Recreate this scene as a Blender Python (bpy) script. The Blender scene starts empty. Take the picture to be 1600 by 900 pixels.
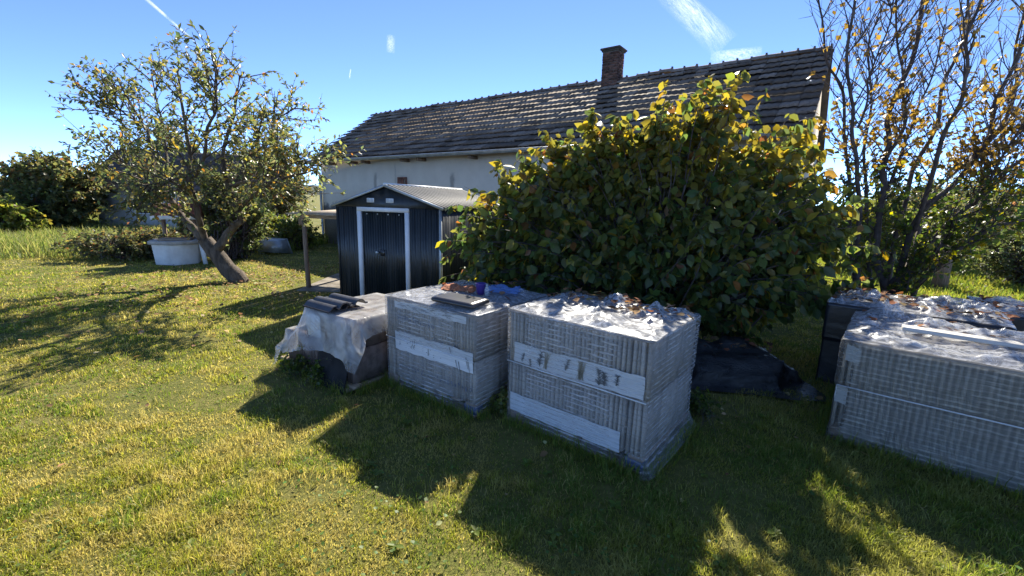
import bpy, math, random
import numpy as np
from mathutils import Matrix, Vector, Euler

rng = np.random.default_rng(7)
random.seed(7)
SC = bpy.context.scene
COL = SC.collection
R_ = math.radians

# ------------------------------------------------------------------ camera
F, PITCH, ROLL, CAMH = 690.0, R_(11.3), R_(1.5), 1.7
fwd = np.array([0, math.cos(PITCH), -math.sin(PITCH)])
r0 = np.array([1.0, 0, 0]); u0 = np.cross(r0, fwd)
CR = r0 * math.cos(ROLL) + u0 * math.sin(ROLL)
CU = -r0 * math.sin(ROLL) + u0 * math.cos(ROLL)
CC = np.array([0, 0, CAMH])
cam = bpy.data.cameras.new('camera'); camo = bpy.data.objects.new('camera', cam); COL.objects.link(camo)
m = Matrix.Identity(4)
for i in range(3):
    m[i][0], m[i][1], m[i][2], m[i][3] = CR[i], CU[i], -fwd[i], CC[i]
camo.matrix_world = m
cam.sensor_width = 36; cam.lens = F / 1600 * 36; cam.clip_start = 0.05; cam.clip_end = 20000
SC.camera = camo

# ------------------------------------------------------------------ sky, sun, exposure
SUN_AZ, SUN_EL = 13.5, 37.8          # degrees to the right of +Y, above the horizon
w = bpy.data.worlds.new('World'); SC.world = w; w.use_nodes = True
nt = w.node_tree; nt.nodes.clear()
sky = nt.nodes.new('ShaderNodeTexSky'); sky.sky_type = 'NISHITA'; sky.sun_disc = False
sky.sun_elevation = R_(SUN_EL); sky.sun_rotation = R_(SUN_AZ)
sky.air_density = 0.4; sky.dust_density = 0.0; sky.ozone_density = 4.0; sky.altitude = 3500
bg = nt.nodes.new('ShaderNodeBackground'); bg.inputs[1].default_value = 0.145
wo = nt.nodes.new('ShaderNodeOutputWorld')
nt.links.new(sky.outputs[0], bg.inputs[0]); nt.links.new(bg.outputs[0], wo.inputs[0])
sl = bpy.data.lights.new('sun', 'SUN'); sl.energy = 3.75; sl.angle = R_(0.53); sl.color = (1, 0.93, 0.8)
so = bpy.data.objects.new('sun', sl); COL.objects.link(so)
sv = Vector((math.sin(R_(SUN_AZ)) * math.cos(R_(SUN_EL)), math.cos(R_(SUN_AZ)) * math.cos(R_(SUN_EL)), math.sin(R_(SUN_EL))))
so.rotation_euler = sv.to_track_quat('Z', 'Y').to_euler(); so.location = (0, 0, 60)
SC.view_settings.view_transform = 'Standard'; SC.view_settings.look = 'None'
SC.view_settings.exposure = 1.7; SC.view_settings.gamma = 1.0; SC.view_settings.use_curve_mapping = False
SC.cycles.max_bounces = 8; SC.cycles.transparent_max_bounces = 24
SC.cycles.transmission_bounces = 6; SC.cycles.diffuse_bounces = 4

# ------------------------------------------------------------------ maths helpers
def ray(x, y): return CR * ((x - 800) / F) + CU * (-(y - 450) / F) + fwd
def gnd(x, y, z=0.0):
    d = ray(x, y); return CC + d * ((z - CAMH) / d[2])
def at(x, y, Y):
    d = ray(x, y); return CC + d * (Y / d[1])
def hsh(ix, iy, iz, s):
    n = (ix * 374761393 + iy * 668265263 + iz * 2147483647 + s * 1274126177) & 0xffffffff
    n = ((n ^ (n >> 13)) * 1274126177) & 0xffffffff
    n = ((n ^ (n >> 16)) * 2246822519) & 0xffffffff
    return ((n ^ (n >> 15)) & 0xffff) / 65535.0
def vn(p, s=0):
    """value noise 0..1 for an (N,3) array"""
    p = np.asarray(p, float); i = np.floor(p).astype(np.int64); f = p - i; f = f * f * (3 - 2 * f)
    o = 0
    for a in (0, 1):
        for b in (0, 1):
            for c in (0, 1):
                wgt = (f[..., 0] if a else 1 - f[..., 0]) * (f[..., 1] if b else 1 - f[..., 1]) * (f[..., 2] if c else 1 - f[..., 2])
                o = o + wgt * hsh(i[..., 0] + a, i[..., 1] + b, i[..., 2] + c, s)
    return o
def fbm(p, s=0, n=4):
    o = 0; a = 0.5; p = np.asarray(p, float)
    for k in range(n):
        o = o + a * vn(p * 2.03 ** k, s + k * 17); a *= 0.5
    return o / (1 - 0.5 ** n)
def ridg(p, s=0, n=3):
    o = 0; a = 0.5; p = np.asarray(p, float)
    for k in range(n):
        o = o + a * (1 - np.abs(2 * vn(p * 2.1 ** k, s + k * 13) - 1)); a *= 0.5
    return o / (1 - 0.5 ** n)
def nrm(v): return v / (np.linalg.norm(v, axis=-1, keepdims=True) + 1e-9)

# ------------------------------------------------------------------ material helpers
class NT:
    def __init__(s, name):
        s.m = bpy.data.materials.new(name); s.m.use_nodes = True; s.t = s.m.node_tree; s.t.nodes.clear()
        s.out = s.t.nodes.new('ShaderNodeOutputMaterial')
    def n(s, typ, ins=None, **kw):
        nd = s.t.nodes.new('ShaderNode' + typ)
        for k, v in kw.items(): setattr(nd, k, v)
        for k, v in (ins or {}).items():
            if isinstance(v, tuple) and len(v) == 2 and hasattr(v[0], 'outputs'): s.t.links.new(v[0].outputs[v[1]], nd.inputs[k])
            elif hasattr(v, 'outputs'): s.t.links.new(v.outputs[0], nd.inputs[k])
            else: nd.inputs[k].default_value = v
        return nd
    def coords(s, scale=(1, 1, 1), kind='Object', rot=(0, 0, 0)):
        tc = s.n('TexCoord'); return s.n('Mapping', {'Vector': (tc, kind), 'Scale': scale, 'Rotation': rot})
    def noise(s, scale, vec=None, detail=4, rough=0.6, dist=0):
        d = {'Scale': scale, 'Detail': detail, 'Roughness': rough, 'Distortion': dist}
        if vec is not None: d['Vector'] = vec
        return s.n('TexNoise', d)
    def ramp(s, fac, stops):
        r = s.n('ValToRGB', {'Fac': fac}); e = r.color_ramp.elements
        while len(e) < len(stops): e.new(0.5)
        for el, (p, c) in zip(e, stops):
            el.position = p; el.color = (c, c, c, 1) if isinstance(c, (int, float)) else tuple(c) + (1,)
        return r
    def math(s, op, a, b=0.5):
        nd = s.n('Math', operation=op)
        for i, v in enumerate((a, b)):
            if isinstance(v, tuple): s.t.links.new(v[0].outputs[v[1]], nd.inputs[i])
            elif hasattr(v, 'outputs'): s.t.links.new(v.outputs[0], nd.inputs[i])
            else: nd.inputs[i].default_value = v
        return nd
    def mix(s, fac, a, b, blend='MIX'):
        nd = s.n('Mix', data_type='RGBA', blend_type=blend)
        for i, v in ((0, fac), (6, a), (7, b)):
            if hasattr(v, 'outputs'):
                o = v.outputs[2] if v.bl_idname == 'ShaderNodeMix' else v.outputs[0]
                s.t.links.new(o, nd.inputs[i])
            else: nd.inputs[i].default_value = tuple(v) + (1,) if isinstance(v, tuple) and len(v) == 3 else v
        return nd
    def surf(s, sh, i=0): s.t.links.new(sh.outputs[i], s.out.inputs[0]); return s.m
    def pr(s, col, rough=0.7, bump=None, bstr=0.3, bdist=0.02, **kw):
        p = s.n('BsdfPrincipled')
        if hasattr(col, 'outputs'): s.t.links.new(col.outputs[2] if col.bl_idname == 'ShaderNodeMix' else col.outputs[0], p.inputs['Base Color'])
        else: p.inputs['Base Color'].default_value = tuple(col) + (1,)
        if hasattr(rough, 'outputs'): s.t.links.new(rough.outputs[0], p.inputs['Roughness'])
        else: p.inputs['Roughness'].default_value = rough
        for k, v in kw.items(): p.inputs[k.replace('_', ' ')].default_value = v
        if bump is not None:
            b = s.n('Bump', {'Height': bump, 'Strength': bstr, 'Distance': bdist}); s.t.links.new(b.outputs[0], p.inputs['Normal'])
        return p

def simple(name, c1, c2, scale=8, rough=0.75, bstr=0.3, bdist=0.01, stretch=(1, 1, 1), metallic=0.0, lo=0.35, hi=0.65, rnd=0.0, spec=0.4, detail=5):
    n = NT(name); v = n.coords(stretch); z = n.noise(scale, v, detail)
    c = n.ramp(z, [(lo, c1), (hi, c2)])
    if rnd:
        oi = n.n('ObjectInfo'); g = n.n('NewGeometry')
        a = n.math('ADD', (oi, 'Random'), (g, 'Random Per Island')); a = n.math('FRACT', a)
        a = n.math('MULTIPLY_ADD', a, rnd * 2); a.inputs[2].default_value = 1 - rnd
        hv = n.n('HueSaturation', {'Color': c, 'Value': a}); c = hv
    z2 = n.noise(scale * 4, v, 4)
    return n.surf(n.pr(c, rough, z2, bstr, bdist, Metallic=metallic, **{'Specular_IOR_Level': spec}))

def leafmat(name, trans=0.42, rough=0.42, spec=0.45, gain=1.0):
    n = NT(name); at_ = n.n('Attribute', attribute_name='tint')
    p = n.pr(at_, rough, None); p.inputs['Specular IOR Level'].default_value = spec
    hs = n.n('HueSaturation', {'Color': at_, 'Saturation': 1.12, 'Value': 1.9 * gain})
    t = n.n('BsdfTranslucent', {'Color': hs})
    mx = n.n('MixShader', {0: trans, 1: p, 2: t})
    return n.surf(mx)

M = {}
M['leaf'] = leafmat('leaf', 0.52, 0.38, 0.5)
M['litter'] = leafmat('dry_leaf', 0.25, 0.8, 0.1)
M['grassblade'] = leafmat('grass_blade', 0.45, 0.5, 0.3)
M['bark'] = simple('bark', (0.05, 0.038, 0.028), (0.16, 0.125, 0.095), 14, 0.9, 0.8, 0.02, (1, 1, 0.25))
M['twig'] = simple('twig_bark', (0.05, 0.036, 0.032), (0.12, 0.09, 0.08), 10, 0.7, 0.3)
M['wood'] = simple('weathered_wood', (0.22, 0.15, 0.1), (0.42, 0.32, 0.23), 6, 0.8, 0.5, 0.004, (1, 10, 10))
M['palewood'] = simple('pale_board', (0.36, 0.28, 0.2), (0.56, 0.46, 0.35), 6, 0.85, 0.4, 0.004, (10, 1, 10))
M['woodz'] = simple('weathered_post_wood', (0.13, 0.09, 0.06), (0.3, 0.21, 0.15), 6, 0.8, 0.5, 0.004, (10, 10, 1))
M['concrete'] = simple('concrete', (0.3, 0.28, 0.25), (0.45, 0.42, 0.38), 5, 0.9, 0.3, 0.004)
M['oldconcrete'] = simple('old_slab', (0.13, 0.11, 0.08), (0.3, 0.26, 0.21), 4, 0.95, 0.4)
M['whitewash'] = simple('whitewash', (0.62, 0.6, 0.57), (0.8, 0.79, 0.76), 3, 0.85, 0.3, 0.004)
M['darkmetal'] = simple('dark_metal', (0.012, 0.016, 0.018), (0.024, 0.03, 0.033), 5, 0.36, 0.08, 0.002, spec=0.5)
n = NT('dark_sheet_metal'); v = n.coords((9, 9, 0.7)); z = n.noise(1.0, v, 5, 0.6); zl = n.noise(2.3, n.coords(), 3, 0.5); zf = n.noise(40, n.coords(), 3)
M['darkmetal'] = n.surf(n.pr(n.mix(n.ramp(z, [(0.45, 0.0), (0.75, 0.55)]), (0.016, 0.02, 0.022), (0.06, 0.062, 0.06)), n.ramp(z, [(0.35, 0.28), (0.7, 0.5)]), zl, 0.35, 0.05, Specular_IOR_Level=0.5))
M['whitemetal'] = simple('white_metal', (0.68, 0.7, 0.72), (0.8, 0.81, 0.82), 6, 0.45, 0.05, 0.002)
M['zinc'] = simple('zinc', (0.33, 0.36, 0.38), (0.5, 0.54, 0.56), 6, 0.4, 0.1, 0.002, metallic=0.5)
M['brick'] = simple('brick', (0.14, 0.06, 0.04), (0.3, 0.13, 0.085), 12, 0.9, 0.5, 0.005, rnd=0.3)
M['chimbrick'] = simple('sooty_brick', (0.06, 0.034, 0.028), (0.17, 0.085, 0.062), 12, 0.92, 0.5, 0.005, rnd=0.45)
M['mortar'] = simple('mortar', (0.22, 0.2, 0.18), (0.33, 0.31, 0.28), 14, 0.95, 0.5)
M['tile_edge'] = simple('concrete_tile', (0.3, 0.265, 0.225), (0.5, 0.45, 0.39), 16, 0.85, 0.3, 0.003, rnd=0.2)
M['tile_brown'] = simple('brown_tile', (0.12, 0.09, 0.075), (0.25, 0.19, 0.165), 14, 0.8, 0.3, 0.003, rnd=0.3)
M['tile_dark'] = simple('anthracite_tile', (0.03, 0.03, 0.034), (0.055, 0.055, 0.062), 12, 0.42, 0.15, 0.002, spec=0.5)
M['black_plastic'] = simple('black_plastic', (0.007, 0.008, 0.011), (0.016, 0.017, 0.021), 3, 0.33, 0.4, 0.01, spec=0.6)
M['paper'] = simple('printed_white_film', (0.55, 0.57, 0.59), (0.72, 0.74, 0.76), 3, 0.4, 0.25, 0.003, (1.5, 1.5, 50))
M['ink'] = simple('dark_print', (0.1, 0.105, 0.11), (0.2, 0.2, 0.2), 20, 0.6)
M['inkblue'] = simple('blue_print', (0.03, 0.06, 0.14), (0.1, 0.14, 0.24), 20, 0.6)
M['rust'] = simple('orange_cloth', (0.3, 0.09, 0.035), (0.5, 0.19, 0.09), 18, 0.85)
M['purple'] = simple('purple_plastic', (0.06, 0.035, 0.22), (0.08, 0.05, 0.27), 4, 0.35)
M['plastergrey'] = simple('outbuilding_plaster', (0.42, 0.41, 0.4), (0.66, 0.65, 0.63), 1.2, 0.9)
M['redtile'] = simple('red_roof_tile', (0.2, 0.06, 0.035), (0.36, 0.13, 0.08), 7, 0.85, 0.5, rnd=0.25)
M['browntile'] = simple('brown_roof_tile', (0.06, 0.045, 0.038), (0.13, 0.1, 0.085), 5, 0.85, 0.5, rnd=0.25)
M['blueink'] = simple('blue_mark', (0.025, 0.06, 0.17), (0.07, 0.1, 0.2), 10, 0.5)

def film_mat(name, base, lo, hi, tint, vert=90.0, rough=0.24, top=False):
    n = NT(name)
    v = n.coords((2.2, 2.2, vert)) if not top else n.coords((5, 5, 5))
    z = n.noise(1.0 if not top else 2.2, v, 6, 0.65, 0.5 if not top else 2.5)
    v2 = n.coords((3, 3, 3)); z2 = n.noise(2.0, v2, 5, 0.6)
    v3 = n.coords((9, 9, 300 if not top else 9)); z3 = n.noise(1.0, v3, 3, 0.6)
    st = n.ramp(z, [(0.42, 0.0), (0.64, 1.0)])
    big = n.ramp(z2, [(0.3, 0.35), (0.6, 1.0)])
    if not top:   # film pulled into level creases, one every 17 mm or so
        wv = n.n('TexWave', {'Vector': n.coords(), 'Scale': 2.86 * 6.28 / 3.14 * 1.57, 'Distortion': 1.3, 'Detail': 2.0, 'Detail Scale': 2.0}, bands_direction='Z', wave_profile='SIN')
        brk = n.ramp(n.noise(1.0, n.coords((10, 10, 62)), 3, 0.65), [(0.34, 0.0), (0.54, 1.0)])
        blot = n.ramp(n.noise(3.2, n.coords((1, 1, 1.6)), 4, 0.6), [(0.36, 0.3), (0.56, 1.0)]); brk = n.math('MULTIPLY', brk, blot)
        cre = n.math('MULTIPLY', n.ramp(wv, [(0.5, 0.0), (0.92, 1.0)]), brk)
        st = n.math('MAXIMUM', n.math('MULTIPLY', st, 0.35), cre)
    f = n.math('MULTIPLY', st, big)
    f = n.math('MULTIPLY_ADD', f, hi - lo); f.inputs[2].default_value = lo
    if not top:
        a = n.n('Attribute', attribute_name='streak'); f = n.math('MULTIPLY', f, (a, 'Fac'))
    hb = n.math('ADD', z, n.math('MULTIPLY', z3, 0.6)) if not top else n.math('ADD', z, n.math('MULTIPLY', z2, 0.5))
    p = n.pr(base, rough, hb, 0.3 if top else 0.55, 0.006, **{'Specular_IOR_Level': 0.6})
    tr = n.n('BsdfTransparent', {'Color': tuple(tint) + (1,)})
    tl = n.n('BsdfTranslucent', {'Color': (0.75, 0.78, 0.8, 1)})
    s2 = n.n('MixShader', {0: 0.2, 1: p, 2: tl})
    return n.surf(n.n('MixShader', {0: f, 1: tr, 2: s2}))
M['film'] = film_mat('stretch_film', (0.62, 0.61, 0.61), 0.16, 0.92, (0.88, 0.89, 0.9))
M['film_top'] = film_mat('crumpled_film', (0.66, 0.67, 0.69), 0.22, 0.9, (0.85, 0.87, 0.9), top=True, rough=0.27)
M['film_dull'] = film_mat('dusty_stretch_film', (0.5, 0.47, 0.41), 0.3, 0.85, (0.7, 0.69, 0.66), rough=0.4)
M['cardboard'] = simple('grey_cardboard', (0.2, 0.18, 0.16), (0.33, 0.3, 0.27), 5, 0.9)
n = NT('milky_sheet'); v = n.coords((3, 3, 3)); z = n.noise(1.6, v, 4, 0.5, 1.0); z2 = n.noise(7, v, 3, 0.5, 2.0)
f = n.ramp(z, [(0.35, 0.26), (0.68, 0.7)]); hb = n.math('ADD', z, n.math('MULTIPLY', z2, 0.25))
s2 = n.n('MixShader', {0: 0.3, 1: n.pr((0.82, 0.82, 0.81), 0.16, hb, 0.5, 0.03, Specular_IOR_Level=0.8), 2: n.n('BsdfTranslucent', {'Color': (0.8, 0.8, 0.78, 1)})})
M['tarp'] = n.surf(n.n('MixShader', {0: f, 1: n.n('BsdfTransparent', {'Color': (0.9, 0.9, 0.9, 1)}), 2: s2}))
n = NT('blue_clear_plastic')
M['blueclear'] = n.surf(n.n('MixShader', {0: 0.5, 1: n.n('BsdfTransparent', {'Color': (0.55, 0.7, 0.95, 1)}), 2: n.pr((0.2, 0.35, 0.7), 0.15)}))
n = NT('clear_glass')
M['glass'] = n.surf(n.n('MixShader', {0: 0.25, 1: n.n('BsdfTransparent', {'Color': (0.9, 0.92, 0.93, 1)}), 2: n.pr((0.7, 0.72, 0.74), 0.08)}))

# ------------------------------------------------------------------ mesh helpers
def link(o, parent=None, **props):
    COL.objects.link(o)
    if parent is not None: o.parent = parent
    for k, v in props.items(): o[k] = v
    return o
def np_mesh(name, V, loops, counts, mat, tint=None, smooth=False, attr=None):
    V = np.asarray(V, np.float32).reshape(-1, 3); loops = np.asarray(loops, np.int32).ravel(); counts = np.asarray(counts, np.int32)
    me = bpy.data.meshes.new(name)
    me.vertices.add(len(V)); me.vertices.foreach_set('co', V.ravel())
    me.loops.add(len(loops)); me.loops.foreach_set('vertex_index', loops)
    me.polygons.add(len(counts)); st = np.concatenate([[0], np.cumsum(counts)[:-1]]).astype(np.int32)
    me.polygons.foreach_set('loop_start', st)
    if smooth: me.polygons.foreach_set('use_smooth', np.ones(len(counts), bool))
    if tint is not None:
        a = me.color_attributes.new('tint', 'FLOAT_COLOR', 'POINT')
        t = np.ones((len(V), 4), np.float32); t[:, :3] = np.asarray(tint).reshape(-1, 3); a.data.foreach_set('color', t.ravel())
    if attr is not None:
        a = me.attributes.new(attr[0], 'FLOAT', 'POINT'); a.data.foreach_set('value', np.asarray(attr[1], np.float32))
    me.update(); me.validate()
    if mat is not None: me.materials.append(mat)
    return me
def obj(name, me, parent=None, **props):
    return link(bpy.data.objects.new(name, me), parent, **props)
def empty(name, loc=(0, 0, 0), rz=0, **props):
    o = bpy.data.objects.new(name, None); o.location = loc; o.rotation_euler = (0, 0, rz); o.empty_display_size = 0.1
    return link(o, None, **props)
class MB:
    """collects boxes / grids / prisms into one mesh"""
    def __init__(s): s.V = []; s.L = []; s.C = []; s.n = 0
    def add(s, V, faces):
        V = np.asarray(V, float); s.V.append(V)
        for f in faces: s.L.extend([i + s.n for i in f]); s.C.append(len(f))
        s.n += len(V); return s
    def box(s, x0, x1, y0, y1, z0, z1, bev=0.0):
        if bev:
            b = bev; V = []
            for z, i in ((z0, b), (z0 + b, 0), (z1 - b, 0), (z1, b)):
                xs0, xs1, ys0, ys1 = x0 + i, x1 - i, y0 + i, y1 - i
                V += [(xs0 + b, ys0, z), (xs1 - b, ys0, z), (xs1, ys0 + b, z), (xs1, ys1 - b, z), (xs1 - b, ys1, z), (xs0 + b, ys1, z), (xs0, ys1 - b, z), (xs0, ys0 + b, z)]
            fs = [tuple(range(7, -1, -1)), tuple(range(24, 32))]
            for r in range(3):
                for k in range(8): fs.append((r * 8 + k, r * 8 + (k + 1) % 8, (r + 1) * 8 + (k + 1) % 8, (r + 1) * 8 + k))
            return s.add(V, fs)
        V = [(x, y, z) for z in (z0, z1) for (x, y) in ((x0, y0), (x1, y0), (x1, y1), (x0, y1))]
        return s.add(V, [(3, 2, 1, 0), (4, 5, 6, 7), (0, 1, 5, 4), (1, 2, 6, 5), (2, 3, 7, 6), (3, 0, 4, 7)])
    def grid(s, P, closed=False):
        P = np.asarray(P, float); a, b = P.shape[:2]; fs = []
        for i in range(a - 1):
            for j in range(b if closed else b - 1):
                k = (j + 1) % b; fs.append((i * b + j, i * b + k, (i + 1) * b + k, (i + 1) * b + j))
        return s.add(P.reshape(-1, 3), fs)
    def tube(s, pts, rad, k=6, cap=True):
        pts = np.asarray(pts, float); n = len(pts); rad = np.broadcast_to(np.asarray(rad, float), (n,))
        t = np.gradient(pts, axis=0); t = nrm(t)
        ref = np.array([0.13, 0.31, 0.94]) if abs(t[0][2]) < 0.9 else np.array([0.95, 0.2, 0.1])
        a = nrm(np.cross(t, ref)); b = np.cross(t, a)
        ang = np.arange(k) * 2 * math.pi / k
        ring = pts[:, None] + rad[:, None, None] * (a[:, None] * np.cos(ang)[None, :, None] + b[:, None] * np.sin(ang)[None, :, None])
        s.grid(ring, True)
        if cap:
            o = s.n - n * k
            s.L.extend([o + (n - 1) * k + j for j in range(k)]); s.C.append(k)
            s.L.extend([o + j for j in range(k - 1, -1, -1)]); s.C.append(k)
        return s
    def mesh(s, name, mat, smooth=False, attr=None):
        return np_mesh(name, np.concatenate(s.V), s.L, s.C, mat, smooth=smooth, attr=attr)
    def obj(s, name, mat, parent=None, smooth=False, **props): return obj(name, s.mesh(name, mat, smooth), parent, **props)
def gridmesh(name, P, mat, smooth=True, attr=None, closed=False):
    P = np.asarray(P, float); a, b = P.shape[:2]
    i, j = np.meshgrid(np.arange(a - 1), np.arange(b if closed else b - 1), indexing='ij'); k = (j + 1) % b
    L = np.stack([i * b + j, i * b + k, (i + 1) * b + k, (i + 1) * b + j], -1).reshape(-1)
    return np_mesh(name, P.reshape(-1, 3), L, np.full((len(L) // 4,), 4), mat, smooth=smooth, attr=attr)

def fast_tubes(name, lines, mat):
    """many polylines (pts, radii) as one smooth mesh"""
    V = []; L = []; n0 = 0
    for pts, rad in lines:
        pts = np.asarray(pts, float); rad = np.asarray(rad, float); n = len(pts); k = 8 if rad[0] > 0.05 else (6 if rad[0] > 0.02 else (4 if rad[0] > 0.007 else 3))
        t = nrm(np.gradient(pts, axis=0)); ref = np.array([0.31, 0.13, 0.94]) if abs(t[0][2]) < 0.9 else np.array([0.95, 0.2, 0.1])
        a = nrm(np.cross(t, ref)); b = np.cross(t, a); ang = np.arange(k) * 2 * math.pi / k
        V.append((pts[:, None] + rad[:, None, None] * (a[:, None] * np.cos(ang)[None, :, None] + b[:, None] * np.sin(ang)[None, :, None])).reshape(-1, 3))
        i, j = np.meshgrid(np.arange(n - 1), np.arange(k), indexing='ij'); q = (j + 1) % k
        L.append((np.stack([i * k + j, i * k + q, (i + 1) * k + q, (i + 1) * k + j], -1) + n0).reshape(-1)); n0 += n * k
    L = np.concatenate(L); return np_mesh(name, np.concatenate(V), L, np.full(len(L) // 4, 4), mat, smooth=True)

LEAF7 = np.array([(0, 0, 0), (0, .5, -.05), (0, 1, -.1), (-.36, .28, .06), (-.42, .6, .05), (.36, .28, .06), (.42, .6, .05)])
def leaves(name, P, D, N, size, width, tint, mat, simple_=False):
    """P base, D direction, N up-normal, per-leaf size, tint"""
    D = nrm(D); X = nrm(np.cross(D, N)); Z = np.cross(X, D); k = len(P)
    if simple_:
        T = np.array([(0, 0, 0), (-.4, .5, .08), (0, 1, -.05), (.4, .5, .08)]); lo = np.array([0, 3, 2, 0, 2, 1]); cn = [3, 3]
    else:
        T = LEAF7; lo = np.array([0, 1, 2, 4, 3, 0, 5, 6, 2, 1]); cn = [5, 5]
    s = size[:, None, None]; wd = np.broadcast_to(np.asarray(width, float), (k,))[:, None, None]
    V = P[:, None] + s * (X[:, None] * T[None, :, :1] * wd + D[:, None] * T[None, :, 1:2] + Z[:, None] * T[None, :, 2:])
    nv = len(T); L = (lo[None] + (np.arange(k) * nv)[:, None]).reshape(-1)
    tt = np.repeat(tint, nv, axis=0)
    return np_mesh(name, V, L, np.tile(cn, k), mat, tint=tt, smooth=False)
def pick(k, palette, var=0.25, r=rng):
    cols = np.array([c for c, _ in palette]); pw = np.array([p for _, p in palette]); pw = pw / pw.sum()
    c = cols[r.choice(len(cols), k, p=pw)]
    return c * (1 + var * (r.random((k, 1)) * 2 - 1)) * (1 + 0.12 * (r.random((k, 3)) * 2 - 1))

# ------------------------------------------------------------------ ground
n = NT('lawn_soil'); v = n.coords()
z1 = n.noise(0.6, v, 5); z2 = n.noise(14, v, 6, 0.7); z3 = n.noise(70, v, 4, 0.7)
c = n.ramp(z2, [(0.3, (0.06, 0.065, 0.016)), (0.5, (0.17, 0.155, 0.04)), (0.7, (0.32, 0.25, 0.1))])
c2 = n.ramp(z1, [(0.4, (0.11, 0.14, 0.03)), (0.65, (0.25, 0.22, 0.07))])
M['lawn'] = n.surf(n.pr(n.mix(0.45, c, c2), 0.95, z3, 0.8, 0.03, Specular_IOR_Level=0.15))
a = np.concatenate([-np.geomspace(3000, 14, 14), np.linspace(-12, 12, 13), np.geomspace(14, 3000, 14)])
gx, gy = np.meshgrid(a, a + 6, indexing='ij')
obj('ground', gridmesh('ground', np.stack([gx, gy, gx * 0], -1).transpose(1, 0, 2)[:, :, :], M['lawn']), kind='structure')
M['sandy'] = simple('sandy_path', (0.3, 0.22, 0.13), (0.45, 0.35, 0.22), 6, 0.95)
pp = []
for t in np.linspace(0, 1, 14):
    cx, cy = -11.4 - 9 * t, 9.0 + 1.2 * t; ww = 0.42 + 0.12 * math.sin(t * 17)
    pp.append([(cx + 0.1, cy - ww, 0.006), (cx, cy, 0.012), (cx - 0.1, cy + ww, 0.006)])
obj('path', gridmesh('path', np.array(pp)[::-1], M['sandy']), kind='structure')
# distant hill
M['hillm'] = simple('hill_woods', (0.03, 0.045, 0.03), (0.06, 0.075, 0.05), 0.01, 0.95)
hx = np.linspace(-2600, 400, 60); prof = 26 + 22 * vn(np.stack([hx / 420, hx * 0, hx * 0], -1), 3)
hh = np.stack([np.stack([hx, 1900 + hx * 0, hx * 0 - 5], -1), np.stack([hx, 2050 + hx * 0, prof * 0.8], -1), np.stack([hx, 2200 + hx * 0, prof], -1), np.stack([hx, 2600 + hx * 0, hx * 0 - 5], -1)])
obj('hills', gridmesh('hills', hh, M['hillm']), kind='structure')

# ------------------------------------------------------------------ clouds and contrails (thin ice cloud, far up)
def cloud_mat(name, dens, sc, stretch):
    n = NT(name); v = n.coords(stretch, 'Generated'); z = n.noise(sc, v, 8, 0.65, 0.6)
    g = n.n('TexCoord'); sp = n.n('SeparateXYZ', {0: (g, 'UV')})
    a = n.n('Attribute', attribute_name='thick')
    f = n.math('MULTIPLY', n.ramp(z, [(0.3, 0.0), (0.75, 1.0)]), (a, 'Fac')); f = n.math('MULTIPLY', f, dens)
    sh = n.n('MixShader', {0: 0.6, 1: n.n('BsdfDiffuse', {'Color': (0.9, 0.9, 0.9, 1)}), 2: n.n('BsdfTranslucent', {'Color': (0.9, 0.9, 0.9, 1)})})
    return n.surf(n.n('MixShader', {0: f, 1: n.n('BsdfTransparent', {}), 2: sh}))
def cloud(name, pts, wid, mat, label):
    P = []; T = []; pts = [np.array(p) for p in pts]; nn = len(pts)
    tang = nrm(np.gradient(np.array(pts), axis=0))
    for i, p in enumerate(pts):
        side = nrm(np.cross(tang[i], p - CC)); e = math.sin(math.pi * (i + 0.35) / (nn - 0.3))
        P.append([p + side * wid[i] * q + np.array([0, 0, wid[i] * 0.25 * (1 - q * q)]) for q in np.linspace(-1, 1, 9)]); T.append([max(0, e) ** 0.7 * (1 - q * q) ** 1.3 for q in np.linspace(-1, 1, 9)])
    obj(name, gridmesh(name, P, mat, attr=('thick', np.array(T).ravel())), kind='stuff', label=label, category='cloud')
far = 4200.0
def skyp(x, y): return CC + nrm(ray(x, y)) * far
def lerp2(a, b, k): return [skyp(a[0] + (b[0] - a[0]) * t, a[1] + (b[1] - a[1]) * t) for t in np.linspace(0, 1, k)]
M['contrail'] = cloud_mat('contrail_ice', 1.0, 3, (1, 1, 1)); M['cirrus'] = cloud_mat('cirrus_ice', 0.5, 7, (1, 2.5, 1.0))
cloud('contrail', lerp2((190, -35), (324, 82), 14), np.linspace(17, 6, 14), M['contrail'], 'long thin white contrail slanting above the leaning fruit tree')
cloud('contrail', lerp2((548, 108), (546, 123), 6), np.full(6, 6.0), M['contrail'], 'tiny bright contrail dash above the house roof')
cloud('cloud_wisp', lerp2((611, 56), (610, 84), 8), np.full(8, 36.0), M['cirrus'], 'small faint white cloud puff high above the long roof')
cloud('cloud_wisp', lerp2((1035, -20), (1135, 75), 12), np.linspace(90, 110, 12), M['cirrus'], 'wispy cirrus streak above the ridge beyond the chimney')
cloud('cloud_wisp', lerp2((1110, 92), (1190, 84), 10), np.full(10, 55.0), M['cirrus'], 'flat pale cirrus patch low above the tiled ridge')

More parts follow.
